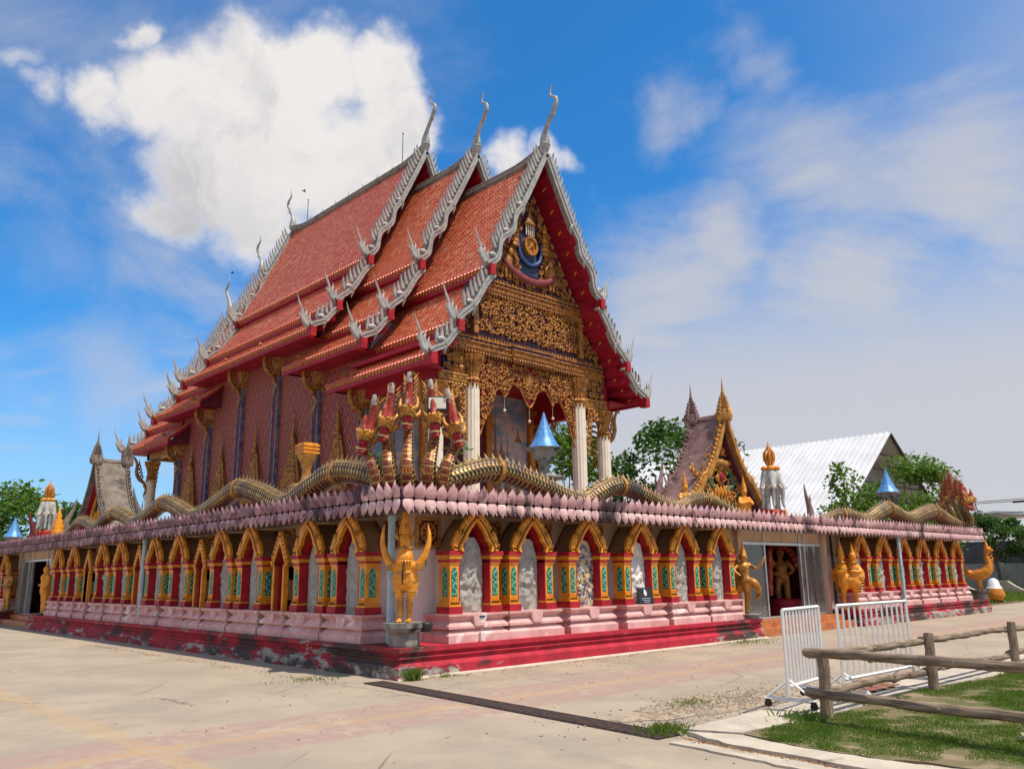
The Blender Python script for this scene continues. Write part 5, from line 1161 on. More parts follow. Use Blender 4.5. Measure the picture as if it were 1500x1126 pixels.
floodlight(.99, .22, 5.16, .20, R(-40), R(-4), 'square floodlight mounted before the fourth naga head'); floodlight(1.62, .30, 4.82, .15, R(30), R(-12), 'small tilted floodlight on the outermost right naga head')
def leafy(name, loc, n, r_, h, label, m_='leafbright', ls=.06):
    q = random.Random(int(loc[0]*91+loc[1]*13)); mb = MB()
    t_ = thing(name, label, 'plant', loc)
    st = MB()
    for k in range(5):
        an = q.uniform(0, 6.28); st.tube([(0, 0, 0), (math.cos(an)*r_*.4, math.sin(an)*r_*.4, h*.6), (math.cos(an)*r_*.8, math.sin(an)*r_*.8, h)], [.008, .006, .003], 4)
    st.build('stem', M_['leafdark'], t_)
    for _ in range(n):
        c = Vector((q.gauss(0, r_*.55), q.gauss(0, r_*.55), h*q.uniform(.25, 1.1))); d_ = Vector((q.uniform(-1, 1), q.uniform(-1, 1), q.uniform(-.3, .8))).normalized(); s_ = d_.cross(Vector((q.uniform(-1, 1), q.uniform(-1, 1), q.uniform(-1, 1)))).normalized(); l = ls*q.uniform(.7, 1.3)
        mb.add([c, c+d_*l*.5+s_*l*.3, c+d_*l, c+d_*l*.5-s_*l*.3], [(0, 1, 2, 3)])
    mb.build('leaves', M_[m_], t_)
leafy('wild_plant', (.10, .92, 3.72), 60, .16, .36, 'small leafy weed sprouting between the left naga necks', ls=.09); leafy('wild_plant', (1.75, .5, 4.2), 40, .2, .22, 'pale green sprig behind the right naga necks', ls=.11)

# ================================================================== statues
def figure(parent, name, chains, m_, vox=.028, balls=(), it=2):
    mb = MB()
    for pts, rad in chains:
        S = spline(pts, 4) if len(pts) > 2 else [Vector(p) for p in pts]; rr = taper(rad, len(S)); mb.tube(S, rr, 10)
        for p, r_ in ((S[0], rr[0]), (S[-1], rr[-1])): mb.ball(p, r_, n=8, m=6)
    for c, r_ in balls: mb.ball(c, r_, n=12, m=9)
    o = mb.build(name, m_, parent); remesh(o, vox, it); return o
def crown(mb, x, y, z, s=1.0): mb.lathe([(.12*s, 0), (.14*s, .03*s), (.11*s, .06*s), (.13*s, .10*s), (.09*s, .14*s), (.105*s, .18*s), (.07*s, .23*s), (.08*s, .26*s), (.045*s, .34*s), (.05*s, .37*s), (.02*s, .50*s), (0, .62*s)], 10, (x, y, z))
def stone_base(parent, z0, z1, w_, m_='oldstone', n=8):
    mb = MB(); h = z1-z0; mb.lathe([(w_*.80, 0), (w_*.82, h*.1), (w_*.78, h*.55), (w_*.95, h*.62), (w_*1.1, h*.80), (w_*1.12, h), (w_*.3, h)], n, (0, 0, z0), smooth=False, a0=math.pi/n); return mb.build('stone_base', M_[m_], parent)
GA = thing('garuda_statue', 'gold bird-man statue with raised wing arms on a stone base at the near corner', 'statue', (.40, .40, .545), -math.pi/4+R(-6))
stone_base(GA, 0, .42, .36)
mb = MB(); mb.lathe([(.10, 0), (.13, .05), (.14, .14), (.12, .16)], 8, (.40, .0, .26)); mb.build('offering_bowl', M_['black'], GA)
gch = []
for s in (-1, 1):
    gch += [([(s*.11, -.02, .46), (s*.10, .0, .66), (s*.12, -.01, .88), (s*.14, .02, 1.12), (s*.10, .03, 1.34)], [.055, .06, .075, .155, .17]),
            ([(s*.11, -.02, .46), (s*.14, -.14, .435)], [.05, .028]), ([(s*.11, -.02, .46), (s*.05, -.13, .435)], [.04, .022]), ([(s*.11, -.02, .46), (s*.12, .10, .435)], [.04, .022]),
            ([(s*.14, .0, 1.50), (s*.29, -.02, 1.52), (s*.42, -.03, 1.68), (s*.52, -.02, 1.92), (s*.54, .0, 2.15), (s*.50, .0, 2.36)], [.11, .10, .085, .068, .048, .018])]
gch += [([(0, .03, 1.20), (0, .02, 1.42), (0, -.03, 1.60), (0, -.02, 1.78), (0, -.02, 1.90), (0, -.03, 2.0)], [.19, .17, .20, .17, .125, .11])]
figure(GA, 'body', gch, M_['gold'], .022, [((0, -.04, 2.05), (.125, .14, .15)), ((0, -.19, 2.03), (.07, .10, .05)), ((.06, -.13, 2.10), (.045, .05, .035)), ((-.06, -.13, 2.10), (.045, .05, .035)), ((0, -.17, 1.95), (.06, .07, .03)), ((0, -.06, 1.68), (.20, .17, .16))])
mb = MB()
for k in range(9):
    z = 2.16+.05*k; r_ = .128-.010*k; mb.lathe([(r_*.7, 0), (r_, .02), (r_*.9, .055)], 10, (0, -.02, z))
    for m in range(7): an = m*.9; mb.add([(r_*math.cos(an-.3), -.02+r_*math.sin(an-.3), z), (r_*math.cos(an+.3), -.02+r_*math.sin(an+.3), z), (r_*1.05*math.cos(an), -.02+r_*1.05*math.sin(an), z+.10), (r_*1.25*math.cos(an), -.02+r_*1.25*math.sin(an), z+.03)], [(0, 1, 3), (1, 2, 3), (2, 0, 3)])
mb.lathe([(.07, 0), (.04, .06), (.0, .14)], 8, (0, -.02, 2.58)); mb.build('crown', M_['gold'], GA)
mb = MB()
for k in range(5): mb.lathe([(.15, 0), (.172-.007*k, .018), (.15, .036)], 16, (0, -.03, 1.66+.045*k), sq=.95)
for m in range(-3, 4): an = m*.32; mb.add([(.19*math.sin(an-.14), -.05-.19*math.cos(an-.14), 1.64), (.19*math.sin(an+.14), -.05-.19*math.cos(an+.14), 1.64), (.20*math.sin(an), -.05-.20*math.cos(an), 1.52), (.215*math.sin(an), -.05-.215*math.cos(an), 1.60)], [(0, 1, 3), (1, 2, 3), (2, 0, 3)])
mb.build('breast_bands', M_['gold'], GA)
mb = MB()
for s in (-1, 1):
    for k in range(9): z = .52+.045*k; mb.tube([(s*.105, -.005, z), (s*.105, -.005, z+.02)], .075+.003*k, 10)
mb.build('leg_bands', M_['gold2'], GA)
mb = MB(); mb.lathe([(.16, 1.865), (.185, 1.88), (.16, 1.90)], 14, (0, -.02, 0), sq=.95); mb.lathe([(.21, 1.36), (.225, 1.39), (.205, 1.42)], 16, (0, .02, 0), sq=.95)
for s in (-1, 1):
    mb.lathe([(.12, 1.00), (.13, 1.02), (.12, 1.04)], 12, (s*.13, 0, 0)); mb.tube([(s*.30, -.02, 1.45), (s*.335, -.02, 1.56)], .105, 12)
    stube(mb, [(s*.13, -.06, 2.06), (s*.20, -.03, 2.12), (s*.19, 0, 2.26)], [.04, .05, .005], 6, 3)
    mb.ball((s*.05, -.165, 2.08), (.026, .015, .018), n=6, m=4)
mb.build('jewellery', M_['gold2'], GA, kind='stuff')
mb = MB()
for s in (-1, 1):
    for k in range(6): z = 1.30-.07*k; mb.add([(s*.25, -.02, z), (s*.25, .04, z), (s*.26, .01, z+.09), (s*(.36-.02*k), .02, z-.03)], [(0, 1, 3), (1, 2, 3), (2, 0, 3)])
mb.build('plumage', M_['gold'], GA, kind='stuff')
mb = MB(); mb.tube([(.02, -.24, 1.62), (.0, -.25, 1.3), (-.02, -.17, 1.15)], [.015, .022, .01], 5); mb.tube([(.48, -.05, 1.66), (.49, -.07, 1.50)], .012, 5); mb.build('hanging_cord', M_['black'], GA)
for o in GA.children:
    if o.name.split('.')[0] not in ('stone_base', 'offering_bowl'): o.scale = (.84, .84, .925); o.location.z = .035
# dancer with bird tail, left of the front door
KI = thing('kinnari_statue', 'gold bird-woman dancer raising one hand, left of the front door', 'statue', (12.0, .28, .545), R(-48))
stone_base(KI, 0, .12, .34)
figure(KI, 'body', [([(.0, 0, .12), (.02, -.02, .42), (.05, -.05, .72), (.02, .0, 1.0)], [.055, .07, .10, .14]), ([(.02, 0, 1.0), (.20, -.14, .96), (.30, -.16, .70), (.22, -.12, .48)], [.13, .11, .07, .04]),
    ([(.02, 0, 1.0), (.0, .0, 1.2), (.0, -.01, 1.42), (0, -.01, 1.54)], [.15, .11, .15, .07]), ([(.13, 0, 1.46), (.30, -.04, 1.34), (.42, -.08, 1.46), (.50, -.10, 1.64)], [.06, .05, .042, .03]),
    ([(-.13, 0, 1.46), (-.26, -.10, 1.30), (-.14, -.22, 1.16)], [.06, .05, .03]), ([(0, .12, .95), (-.10, .30, 1.15), (-.28, .34, 1.45), (-.38, .30, 1.75)], [.16, .22, .20, .06]), ([(0, .1, .9), (-.25, .25, .75), (-.42, .25, 1.0)], [.14, .18, .06])], M_['gold2'], .026, [((0, -.03, 1.66), (.11, .12, .14))])
mb = MB(); crown(mb, 0, -.02, 1.75, .62); mb.build('crown', M_['gold'], KI)
mb = MB()
for k in range(8):
    a = .4+.26*k; mb.tube([(-.1, .25, 1.0+.05*k), (-.1-.32*math.cos(a*.6), .34, 1.05+.13*k), (-.1-.42*math.cos(a*.6), .33, 1.22+.13*k)], [.06, .06, .008], 5)
mb.build('tail_feathers', M_['bronze'], KI); KI.scale = (1.12, 1.12, 1.0)
# bird couple right of the door
CO = thing('kinnari_pair_statue', 'gold pair of crowned bird figures embracing, right of the front door', 'statue', (18.45, .30, .545), R(-58))
ch = []
for s in (-1, 1):
    ch += [([(s*.20, 0, .0), (s*.20, .02, .35), (s*.18, 0, .65), (s*.14, 0, .95)], [.05, .06, .10, .20]), ([(s*.16, 0, .85), (s*.17, 0, 1.15), (s*.18, -.02, 1.40), (s*.18, -.02, 1.58)], [.24, .20, .16, .07]),
           ([(s*.30, 0, 1.42), (s*.36, -.14, 1.22), (s*.08, -.24, 1.25)], [.07, .06, .04]), ([(s*.24, .08, .95), (s*.36, .08, 1.0), (s*.42, .06, 1.2), (s*.36, .05, 1.42)], [.18, .15, .10, .02])]
figure(CO, 'body', ch, M_['gold'], .03, [((-.18, -.03, 1.72), (.12, .13, .15)), ((.18, -.03, 1.72), (.12, .13, .15)), ((0, -.02, .95), (.31, .24, .22)), ((.30, .0, 1.05), (.16, .2, .16))])
mb = MB(); crown(mb, -.18, -.02, 1.82, .8); crown(mb, .18, -.02, 1.82, .62); mb.build('crown', M_['gold'], CO)
mb = MB()
for s_ in (-1, 1):
    mb.lathe([(.15, 1.50), (.17, 1.52), (.15, 1.54)], 12, (s_*.18, -.02, 0)); mb.lathe([(.22, 1.28), (.235, 1.30), (.22, 1.33)], 14, (s_*.17, -.01, 0), sq=.9)
    for k in range(6): z = .62+.09*k; mb.add([(s_*(.30+.02*k), -.12, z), (s_*(.36+.015*k), .0, z), (s_*(.30+.02*k), -.05, z+.14), (s_*(.46+.01*k), -.06, z-.04)], [(0, 1, 3), (1, 2, 3), (2, 0, 3)])
mb.build('jewellery', M_['gold2'], CO, kind='stuff')
# swan-like bird at the far right corner
HA = thing('swan_statue', 'gold mythical bird with upswept tail at the far right corner', 'statue', (30.6, .25, .545), R(-72))
stone_base(HA, 0, .42, .45)
figure(HA, 'body', [([(.0, 0, .42), (.02, 0, .7), (.05, 0, 1.0)], [.09, .10, .16]), ([(-.55, 0, 2.4), (-.72, 0, 2.0), (-.66, 0, 1.5), (-.35, 0, 1.12), (.05, 0, 1.10), (.42, 0, 1.25), (.56, 0, 1.6), (.50, 0, 1.95), (.56, -.0, 2.2)], [.03, .10, .14, .20, .27, .26, .17, .12, .13])], M_['goldorange'], .035, [((.60, 0, 2.24), (.19, .14, .14)), ((.78, 0, 2.2), (.12, .06, .05))])
mb = MB()
for k in range(7): z = 1.2+.17*k; x = .66-.02*abs(k-3); mb.tube([(x-.1, 0, z), (x+.1, 0, z+.06), (x+.16, 0, z+.2)], [.06, .05, .008], 5)
for k in range(7): mb.tube([(-.6-.03*k, 0, 1.3+.14*k), (-.8-.02*k, 0, 1.4+.14*k), (-.84-.0*k, 0, 1.58+.14*k)], [.06, .05, .008], 5)
crown(mb, .56, 0, 2.32, .8); mb.build('feathers', M_['gold'], HA); HA.scale = (.82, .82, .92)
mb = MB(); mb.tube([(.0, -.1, .42), (.0, -.1, .9)], .05, 6); mb.tube([(.12, .1, .42), (.1, .1, .9)], .05, 6); mb.build('leg', M_['goldorange'], HA)
# guards flanking the door of the long side
for (y, rz, lab, arm) in ((23.6, -90, 'gold standing guardian right of the shaded side door', 1), (29.3, -80, 'darker gold guardian with folded arms left of the side door', 0)):
    G = thing('guardian_statue', lab, 'statue', (.30, y, .545), R(rz)); stone_base(G, 0, .06, .34)
    figure(G, 'body', [([(-.13, 0, .06), (-.13, 0, .45), (-.11, 0, .85)], [.075, .085, .13]), ([(.13, 0, .06), (.13, 0, .45), (.11, 0, .85)], [.075, .085, .13]), ([(0, 0, .85), (0, 0, 1.15), (0, -.01, 1.42), (0, 0, 1.55)], [.20, .17, .21, .08]),
        ([(.24, 0, 1.42), (.34, -.02, 1.15), (.10, -.22, 1.05)] if not arm else [(.24, 0, 1.42), (.34, -.02, 1.15), (.30, -.16, .95)], [.075, .06, .045]), ([(-.24, 0, 1.42), (-.34, -.02, 1.15), (-.10, -.22, 1.10)], [.075, .06, .045])], M_['gold'] if arm else M_['gold2'], .03, [((0, -.02, 1.68), (.12, .13, .15))])
    mb = MB(); crown(mb, 0, -.01, 1.77, .55); mb.build('crown', M_['gold2'], G)
# elephants on the terrace
def elephant(loc, rz, label):
    E_ = thing('elephant_statue', label, 'statue', loc, rz)
    mb = MB(); mb.lathe([(.62, 0), (.66, .06), (.52, .12), (.62, .2), (.50, .26), (.44, .30)], 14); 
    for k in range(12): an = k*math.pi/6; mb.add([(.46*math.cos(an-.25), .46*math.sin(an-.25), .12), (.46*math.cos(an+.25), .46*math.sin(an+.25), .12), (.66*math.cos(an), .66*math.sin(an), .32), (.6*math.cos(an), .6*math.sin(an), .1)], [(0, 1, 2), (1, 3, 2), (3, 0, 2)], 1)
    mb.build('lotus_base', [M_['red'], M_['goldorange']], E_)
    ch = []; bl = [((0, .1, 1.15), (.42, .46, .40))]
    for a in (-55, 0, 55):
        an = R(a); f_ = Vector((math.sin(an), -math.cos(an), 0)); s_ = Vector((math.cos(an), math.sin(an), 0)); c = f_*.34+Vector((0, 0, 1.32)); bl.append((tuple(c), (.25, .25, .34)))
        ch.append(([tuple(c+f_*.12+Vector((0, 0, -.05))), tuple(c+f_*.28+Vector((0, 0, -.35))), tuple(c+f_*.24+Vector((0, 0, -.75))), tuple(c+f_*.30+Vector((0, 0, -.95)))], [.16, .12, .09, .06]))
        for e in (-1, 1): bl.append((tuple(c+s_*e*.24+Vector((0, 0, -.08))-f_*.04), (.15, .10, .30)))
    for x in (-.24, .24):
        for y in (-.18, .36): ch.append(([(x, y, .28), (x, y, .62), (x, y, .95)], [.13, .12, .17]))
    figure(E_, 'body', ch, mat('weathered_white_elephant', (.52, .50, .46), (.38, .37, .35), 5, .7, 0, .2, 40, [((.13, .12, .11), 2.6, .56, .7, .5)]) if 'eleph' not in M_ else M_['eleph'], .034, bl, 1)
    mb = MB()
    for a in (-55, 0, 55): an = R(a); mb.ball((.36*math.sin(an), -.36*math.cos(an), 1.66), (.20, .20, .09), n=8, m=5)
    mb.build('headdress', M_['gold'], E_)
    for a in (-55, 0, 55):
        an = R(a); f_ = Vector((math.sin(an), -math.cos(an), 0)); s_ = Vector((math.cos(an), math.sin(an), 0))
        for e in (-1, 1): mb = MB(); stube(mb, [f_*.52+s_*e*.12+Vector((0, 0, 1.12)), f_*.68+s_*e*.16+Vector((0, 0, .98)), f_*.84+s_*e*.15+Vector((0, 0, 1.06))], [.035, .03, .006], 6, 3); mb.build('tusk', M_['ivory'], E_)
    mb = MB(); mb.lathe([(.16, 1.66), (.20, 1.70), (.12, 1.74), (.14, 1.8)], 12)
    for k in range(8):
        an = k*math.pi/4; mb.tube([(.12*math.cos(an), .12*math.sin(an), 1.78), (.27*math.cos(an), .27*math.sin(an), 1.98), (.26*math.cos(an), .26*math.sin(an), 2.18), (.08*math.cos(an), .08*math.sin(an), 2.36)], [.04, .05, .05, .03], 6)
    mb.lathe([(.10, 2.30), (.14, 2.36), (.06, 2.42), (.03, 2.52), (0, 2.6)], 10); mb.ball((0, 0, 2.04), (.14, .14, .2)); mb.build('howdah_crown', M_['goldorange'], E_)
    E_.scale = (.64, .64, 1); return E_
M_['eleph'] = mat('weathered_white_elephant', (.52, .50, .46), (.38, .37, .35), 5, .7, 0, .2, 40, [((.13, .12, .11), 2.6, .56, .7, .5)])
elephant((16.25, 1.6, 3.5), R(-55), 'white three headed elephant statue with orange crown right of the front shrine'); elephant((1.6, 29.7, 3.75), R(-20), 'white elephant statue with gold crown left of the side shrine')
# blue coned lanterns
def lantern(loc, s, label, tall=True):
    L_ = thing('blue_lantern', label, 'lantern', loc); H = 1.0*s
    mb = MB(); mb.lathe([(.52*s, 0), (.50*s, .03), (.40*s, .16*s), (.30*s, .36*s), (.19*s, .64*s), (.09*s, .92*s), (.012, 1.16*s)], 16, (0, 0, 0)); mb.build('cone', M_['bluemosaic'], L_)
    mb = MB(); mb.lathe([(.10*s, -1.9*s), (.34*s, -1.9*s), (.34*s, -1.0*s), (.62*s, -.98*s), (.62*s, -.90*s), (.26*s, -.88*s), (.24*s, -.80*s), (.15*s, -.70*s), (.15*s, -.52*s), (.22*s, -.48*s), (.20*s, -.44*s), (.36*s, -.26*s), (.44*s, -.06*s), (.58*s, -.04*s), (.58*s, -.002)] if tall else [(.40*s, -1.2*s), (.40*s, -.15*s), (.5*s, -.12*s), (.56*s, -.05*s), (.56*s, -.002)], 16); mb.build('pedestal', M_['oldstone'], L_)
lantern((6.87, 3.0, 5.14), .86, 'blue coned stone lantern on the terrace before the right porch column'); lantern((25.3, 1.5, 4.88), .85, 'faded blue coned stone lantern near the far right end', False); lantern((1.5, 34.9, 3.95), .85, 'small blue coned lantern at the far left', False)
# gold tray stand
U = thing('offering_stand', 'gold footed tray stand on the terrace before the long wall', 'stand', (4.0, 10.65, 3.36))
mb = MB(); mb.lathe([(.40, 0), (.40, 1.0), (.52, 1.05), (.55, 1.2), (.5, 1.25), (.22, 1.32), (.15, 1.5), (.13, 1.75), (.20, 1.95), (.29, 2.12), (.31, 2.22)], 20); mb.build('foot', M_['gold2'], U)
for k in range(3): mb = MB(); z = 2.22+.115*k; mb.lathe([(.33, 0), (.40, .012), (.40, .06), (.34, .075), (.34, .115)], 4, (0, 0, z), smooth=False, a0=math.pi/4); mb.build('tray', M_['gold'], U)
# small gold kneeling figures and finials around the front shrine
for (x, y, lab) in ((11.85, 2.0, 'small gold kneeling angel left of the front shrine'), (15.25, 2.05, 'gold seated guardian figure before the front shrine gable')):
    G = thing('angel_statue', lab, 'statue', (x, y, 3.38), R(-25)); s = 1 if x < 13 else 1.08
    figure(G, 'body', [([(-.12*s, -.22*s, .12*s), (-.14*s, .02, .18*s), (-.10*s, .08, .42*s)], [.07*s, .11*s, .15*s]), ([(.12*s, -.22*s, .12*s), (.14*s, .02, .18*s), (.10*s, .08, .42*s)], [.07*s, .11*s, .15*s]), ([(0, .06, .4*s), (0, .02, .62*s), (0, 0, .80*s)], [.16*s, .15*s, .07*s]), ([(.16*s, 0, .72*s), (.22*s, -.10*s, .55*s), (.03*s, -.20*s, .60*s)], [.055*s, .05*s, .03*s]), ([(-.16*s, 0, .72*s), (-.22*s, -.10*s, .55*s), (-.03*s, -.20*s, .60*s)], [.055*s, .05*s, .03*s])], M_['gold'], .03, [((0, -.02, .92*s), (.09*s, .10*s, .12*s))])
    mb = MB(); crown(mb, 0, 0, 1.0*s, .7*s); mb.build('crown', M_['gold'], G)
def tfinial(x, y, z, h, m_, label, lean):
    mb = MB(); stube(mb, [(0, 0, 0), (lean*.10*h, 0, h*.35), (-lean*.04*h, 0, h*.72), (-lean*.10*h, 0, h)], [.16, .17, .08, .015], 8, 4, sy=.7)
    for k in range(5): mb.add([(lean*.16, 0, h*(.06+.13*k)), (lean*.22, .05, h*(.10+.13*k)), (lean*.22, -.05, h*(.10+.13*k)), (lean*(.32-.03*k), 0, h*(.26+.13*k))], [(0, 1, 3), (1, 2, 3), (2, 0, 3)])
    o = mb.build('terrace_finial', m_); o.location = (x, y, z); tag(o, label, 'finial')
tfinial(11.45, 2.6, 3.38, 1.75, M_['plumroof'], 'plum coloured finial left of the front shrine', -1); tfinial(20.6, 2.6, 3.38, 1.65, M_['plumroof'], 'dark maroon finial right of the front shrine', 1); tfinial(2.6, 29.7, 3.6, 1.95, M_['slate'], 'thin grey finial left of the side shrine', -1); tfinial(2.6, 21.2, 3.38, 1.95, M_['slate'], 'thin grey finial right of the side shrine', 1); tfinial(1.5, 31.8, 3.6, 1.4, M_['maroon'], 'dark red finial near the blue lantern at far left', 1)
mb = MB(); mb.lathe([(.34, 0), (.36, .1), (.22, .2), (.30, .32), (.20, .42), (.26, .54), (.16, .64), (.20, .74), (.10, .86), (.14, .95), (.05, 1.15), (0, 1.5)], 14); o = mb.build('gold_stupa', M_['gold']); o.location = (1.5, 27.4, 3.6); tag(o, 'small ringed gold stupa beside the left elephant', 'stupa')

# ================================================================== terrace shrines
def shrine(loc, rz, label, roofm, bargem, soffm, front, hw=2.35, zb=3.9):
    S = thing('gable_shrine', label, 'shrine', loc, rz); D_ = 1.3
    P = [(0, 7.1), (.30, 6.35), (.62, 5.72), (1.0, 5.15), (1.25, 4.86), (1.42, 4.80), (1.75, 4.42), (hw, zb)]
    for sd in (-1, 1):
        mb = MB(); U_ = [(sd*x, z) for x, z in P]; Lw = [(sd*(x-.10 if x > 0 else 0), z-.14) for x, z in P]
        mb.ring(U_, Lw, .08, D_-.05, 'y', 0, 0); mb.ring(Lw, [(x*.97, z-.02) for x, z in Lw], .08, D_-.05, 'y', 1); mb.build('roof_slope', [roofm, soffm], S)
        for yy in (0, D_):
            mb = MB(); n = 30; S2 = spline([(x, 0, z) for x, z in P], 4); out = [(sd*(p.x+.06), p.z+.05) for p in S2]; inn = [(sd*max(0, p.x-.05), p.z-.05) for p in S2]; mb.ring(out, inn, yy-.09, yy+.09, 'y')
            for p in S2[1:]: mb.ball((sd*(p.x+.08), yy, p.z+.08), (.06, .06, .085), 0, n=6, m=5)
            for p in S2[2::2]: mb.add([(sd*(p.x+.12), yy-.04, p.z), (sd*(p.x+.12), yy+.04, p.z), (sd*(p.x+.10), yy, p.z+.12), (sd*(p.x+.30), yy, p.z+.26)], [(0, 1, 3), (1, 2, 3), (2, 0, 3)])
            mb.build('bargeboard', bargem if yy == 0 else roofm, S)
    for yy in (0, D_):
        mb = MB(); prof = [(.26, 6.85), (.30, 7.0), (.22, 7.15)]
        for k in range(7): prof += [(.23-.026*k, 7.2+.10*k), (.15-.018*k, 7.27+.10*k)]
        prof += [(.035, 7.95), (.02, 8.15), (0, 8.42)]; mb.lathe(prof, 8, (0, yy, 0))
        for k in range(5):
            for m in range(6): an = m*1.05; r_ = .24-.03*k; mb.add([(r_*math.cos(an-.3), yy+r_*math.sin(an-.3), 7.0+.13*k), (r_*math.cos(an+.3), yy+r_*math.sin(an+.3), 7.0+.13*k), (r_*.8*math.cos(an), yy+r_*.8*math.sin(an), 7.2+.13*k), (r_*1.3*math.cos(an), yy+r_*1.3*math.sin(an), 7.1+.13*k)], [(0, 1, 3), (1, 2, 3), (2, 0, 3)])
        mb.build('spire', bargem if yy == 0 else roofm, S)
    mb = MB(); mb.tube([(0, 0, 7.05), (0, .3, 6.98), (0, D_/2, 6.95), (0, D_-.3, 6.98), (0, D_, 7.05)], .09, 6); mb.build('ridge', roofm, S)
    Q = [(x*.93, z-.2) for x, z in P]; mb = MB(); mb.prism([(x, z) for x, z in Q]+[(Q[-1][0], 3.3), (-Q[-1][0], 3.3)]+[(-x, z) for x, z in Q[::-1][:-1]], .42, .60, 'y'); pd = mb.build('pediment', M_['navy'] if front else M_['teal'], S)
    o = MB()
    if front:
        stube(o, [(-.75, .32, 5.65), (-.5, .30, 5.45), (0, .28, 5.40), (.5, .30, 5.45), (.75, .32, 5.68)], [.04, .13, .16, .13, .04], 7, 5, mi=0)
        for s in (-1, 1):
            stube(o, [(s*.12, .32, 6.05), (s*.2, .30, 5.85), (s*.12, .30, 5.7)], [.02, .10, .06], 6, 4, mi=2); stube(o, [(s*.25, .34, 4.5), (s*.7, .32, 4.7), (s*.62, .32, 5.1), (s*.35, .32, 5.3)], [.06, .10, .09, .05], 6, 4, mi=1); stube(o, [(s*1.1, .34, 4.2), (s*1.25, .32, 4.6), (s*.95, .32, 4.9), (s*.8, .32, 5.3)], [.1, .11, .08, .02], 6, 4, mi=1)
            for k in range(10): scroll(o, s*(.35+.17*k % 1.5), 4.15+.12*k, .15, s, k, .34, .035, 0)
            for k in range(5): scroll(o, s*(.85+.16*k), 4.9-.18*k, .15, -s, k*1.3, .34, .04, 0)
        o.ball((0, .28, 4.95), (.13, .08, .19), 3); o.ball((0, .32, 4.95), (.22, .06, .28), 2); o.ball((0, .28, 5.34), (.18, .12, .2), 0)
        for k in range(5): o.tube([(-.4+.2*k, .34, 4.2), (-.4+.2*k, .30, 4.45), (-.4+.2*k, .34, 4.7)], [.04, .09, .01], 6, 2)
        fringe(o, -1.9, 1.9, 4.12, .16, .14, .34, 0)
        fill_scrolls(o, lambda x, z, r_: x < 1.75-(z-4.1)*.66-r_ and z < 6.3, .2, 1.9, 4.2, 6.4, .38, .38, .032, 77, 0)
    else:
        o.ball((.25, .32, 4.7), (.34, .14, .62), 2); o.ball((.25, .30, 5.45), (.2, .14, .24), 2); o.ball((-.45, .34, 4.4), (.2, .1, .4), 2)
        for s in (-1, 1): stube(o, [(s*.3, .32, 4.2), (s*.85, .32, 4.5), (s*.7, .32, 5.0), (s*.25, .32, 5.9)], [.1, .12, .09, .03], 6, 4, mi=2)
    o.build('carved_ornament', [M_['gold2'], mat('green_serpent', (.04, .13, .06), (.08, .18, .08), 8, .4), M_['goldorange'], M_['mouth']], pd)
    mb = MB(); mb.box(-hw+.25, .5, 3.3, hw-.25, D_-.1, 3.95); mb.build('shrine_base', soffm, S)
    return S
shrine((15.3, 2.62, .0), 0, 'plum roofed shrine gable with gilded edges and dark blue pediment above the front door', M_['plumroof'], M_['gold2'], M_['maroon'], True)
shrine((2.58, 26.7, 0), -math.pi/2, 'grey roofed shrine gable with red soffit above the side door', M_['slate'], M_['slate'], M_['crimson'], False)
# images inside the front doorway
IM = thing('altar_figure', 'dim gold standing figure with red garlands inside the front doorway', 'statue', (17.05, 1.95, .42), R(-55))
figure(IM, 'body', [([(-.15, 0, .5), (-.14, 0, .9), (-.10, 0, 1.3)], [.10, .11, .15]), ([(.15, 0, .5), (.14, 0, .9), (.10, 0, 1.3)], [.10, .11, .15]), ([(0, 0, 1.25), (0, 0, 1.55), (0, 0, 1.8)], [.2, .2, .08]), ([(.25, 0, 1.7), (.36, -.05, 1.4), (.2, -.2, 1.3)], [.08, .07, .05]), ([(-.25, 0, 1.7), (-.36, -.05, 1.4), (-.2, -.2, 1.3)], [.08, .07, .05])], M_['bronze'], .035, [((0, 0, 1.98), (.14, .15, .17))])
mb = MB(); mb.lathe([(.7, 0), (.7, .2), (.55, .25), (.6, .4), (.5, .5)], 16); mb.build('altar', M_['red'], IM)
mb = MB(); [mb.ball((.5*math.cos(a*.3), .25, 1.6+.65*math.sin(a*.3)), (.14, .08, .14), n=6, m=4) for a in range(11)]; crown(mb, 0, 0, 2.1, .6); mb.build('garland', M_['crestred'], IM)
for k in range(3): mb = MB(); mb.lathe([(.10, 0), (.12, .25), (.11, .5), (.05, .56)], 10); o = mb.build('red_lantern', M_['crestred']); o.location = (15.75+.03*k, 1.62+.05*k, 1.95-.45*k); tag(o, ['upper red lantern hanging inside the front doorway', 'middle red lantern hanging inside the front doorway', 'lowest red lantern hanging inside the front doorway'][k], 'lantern')
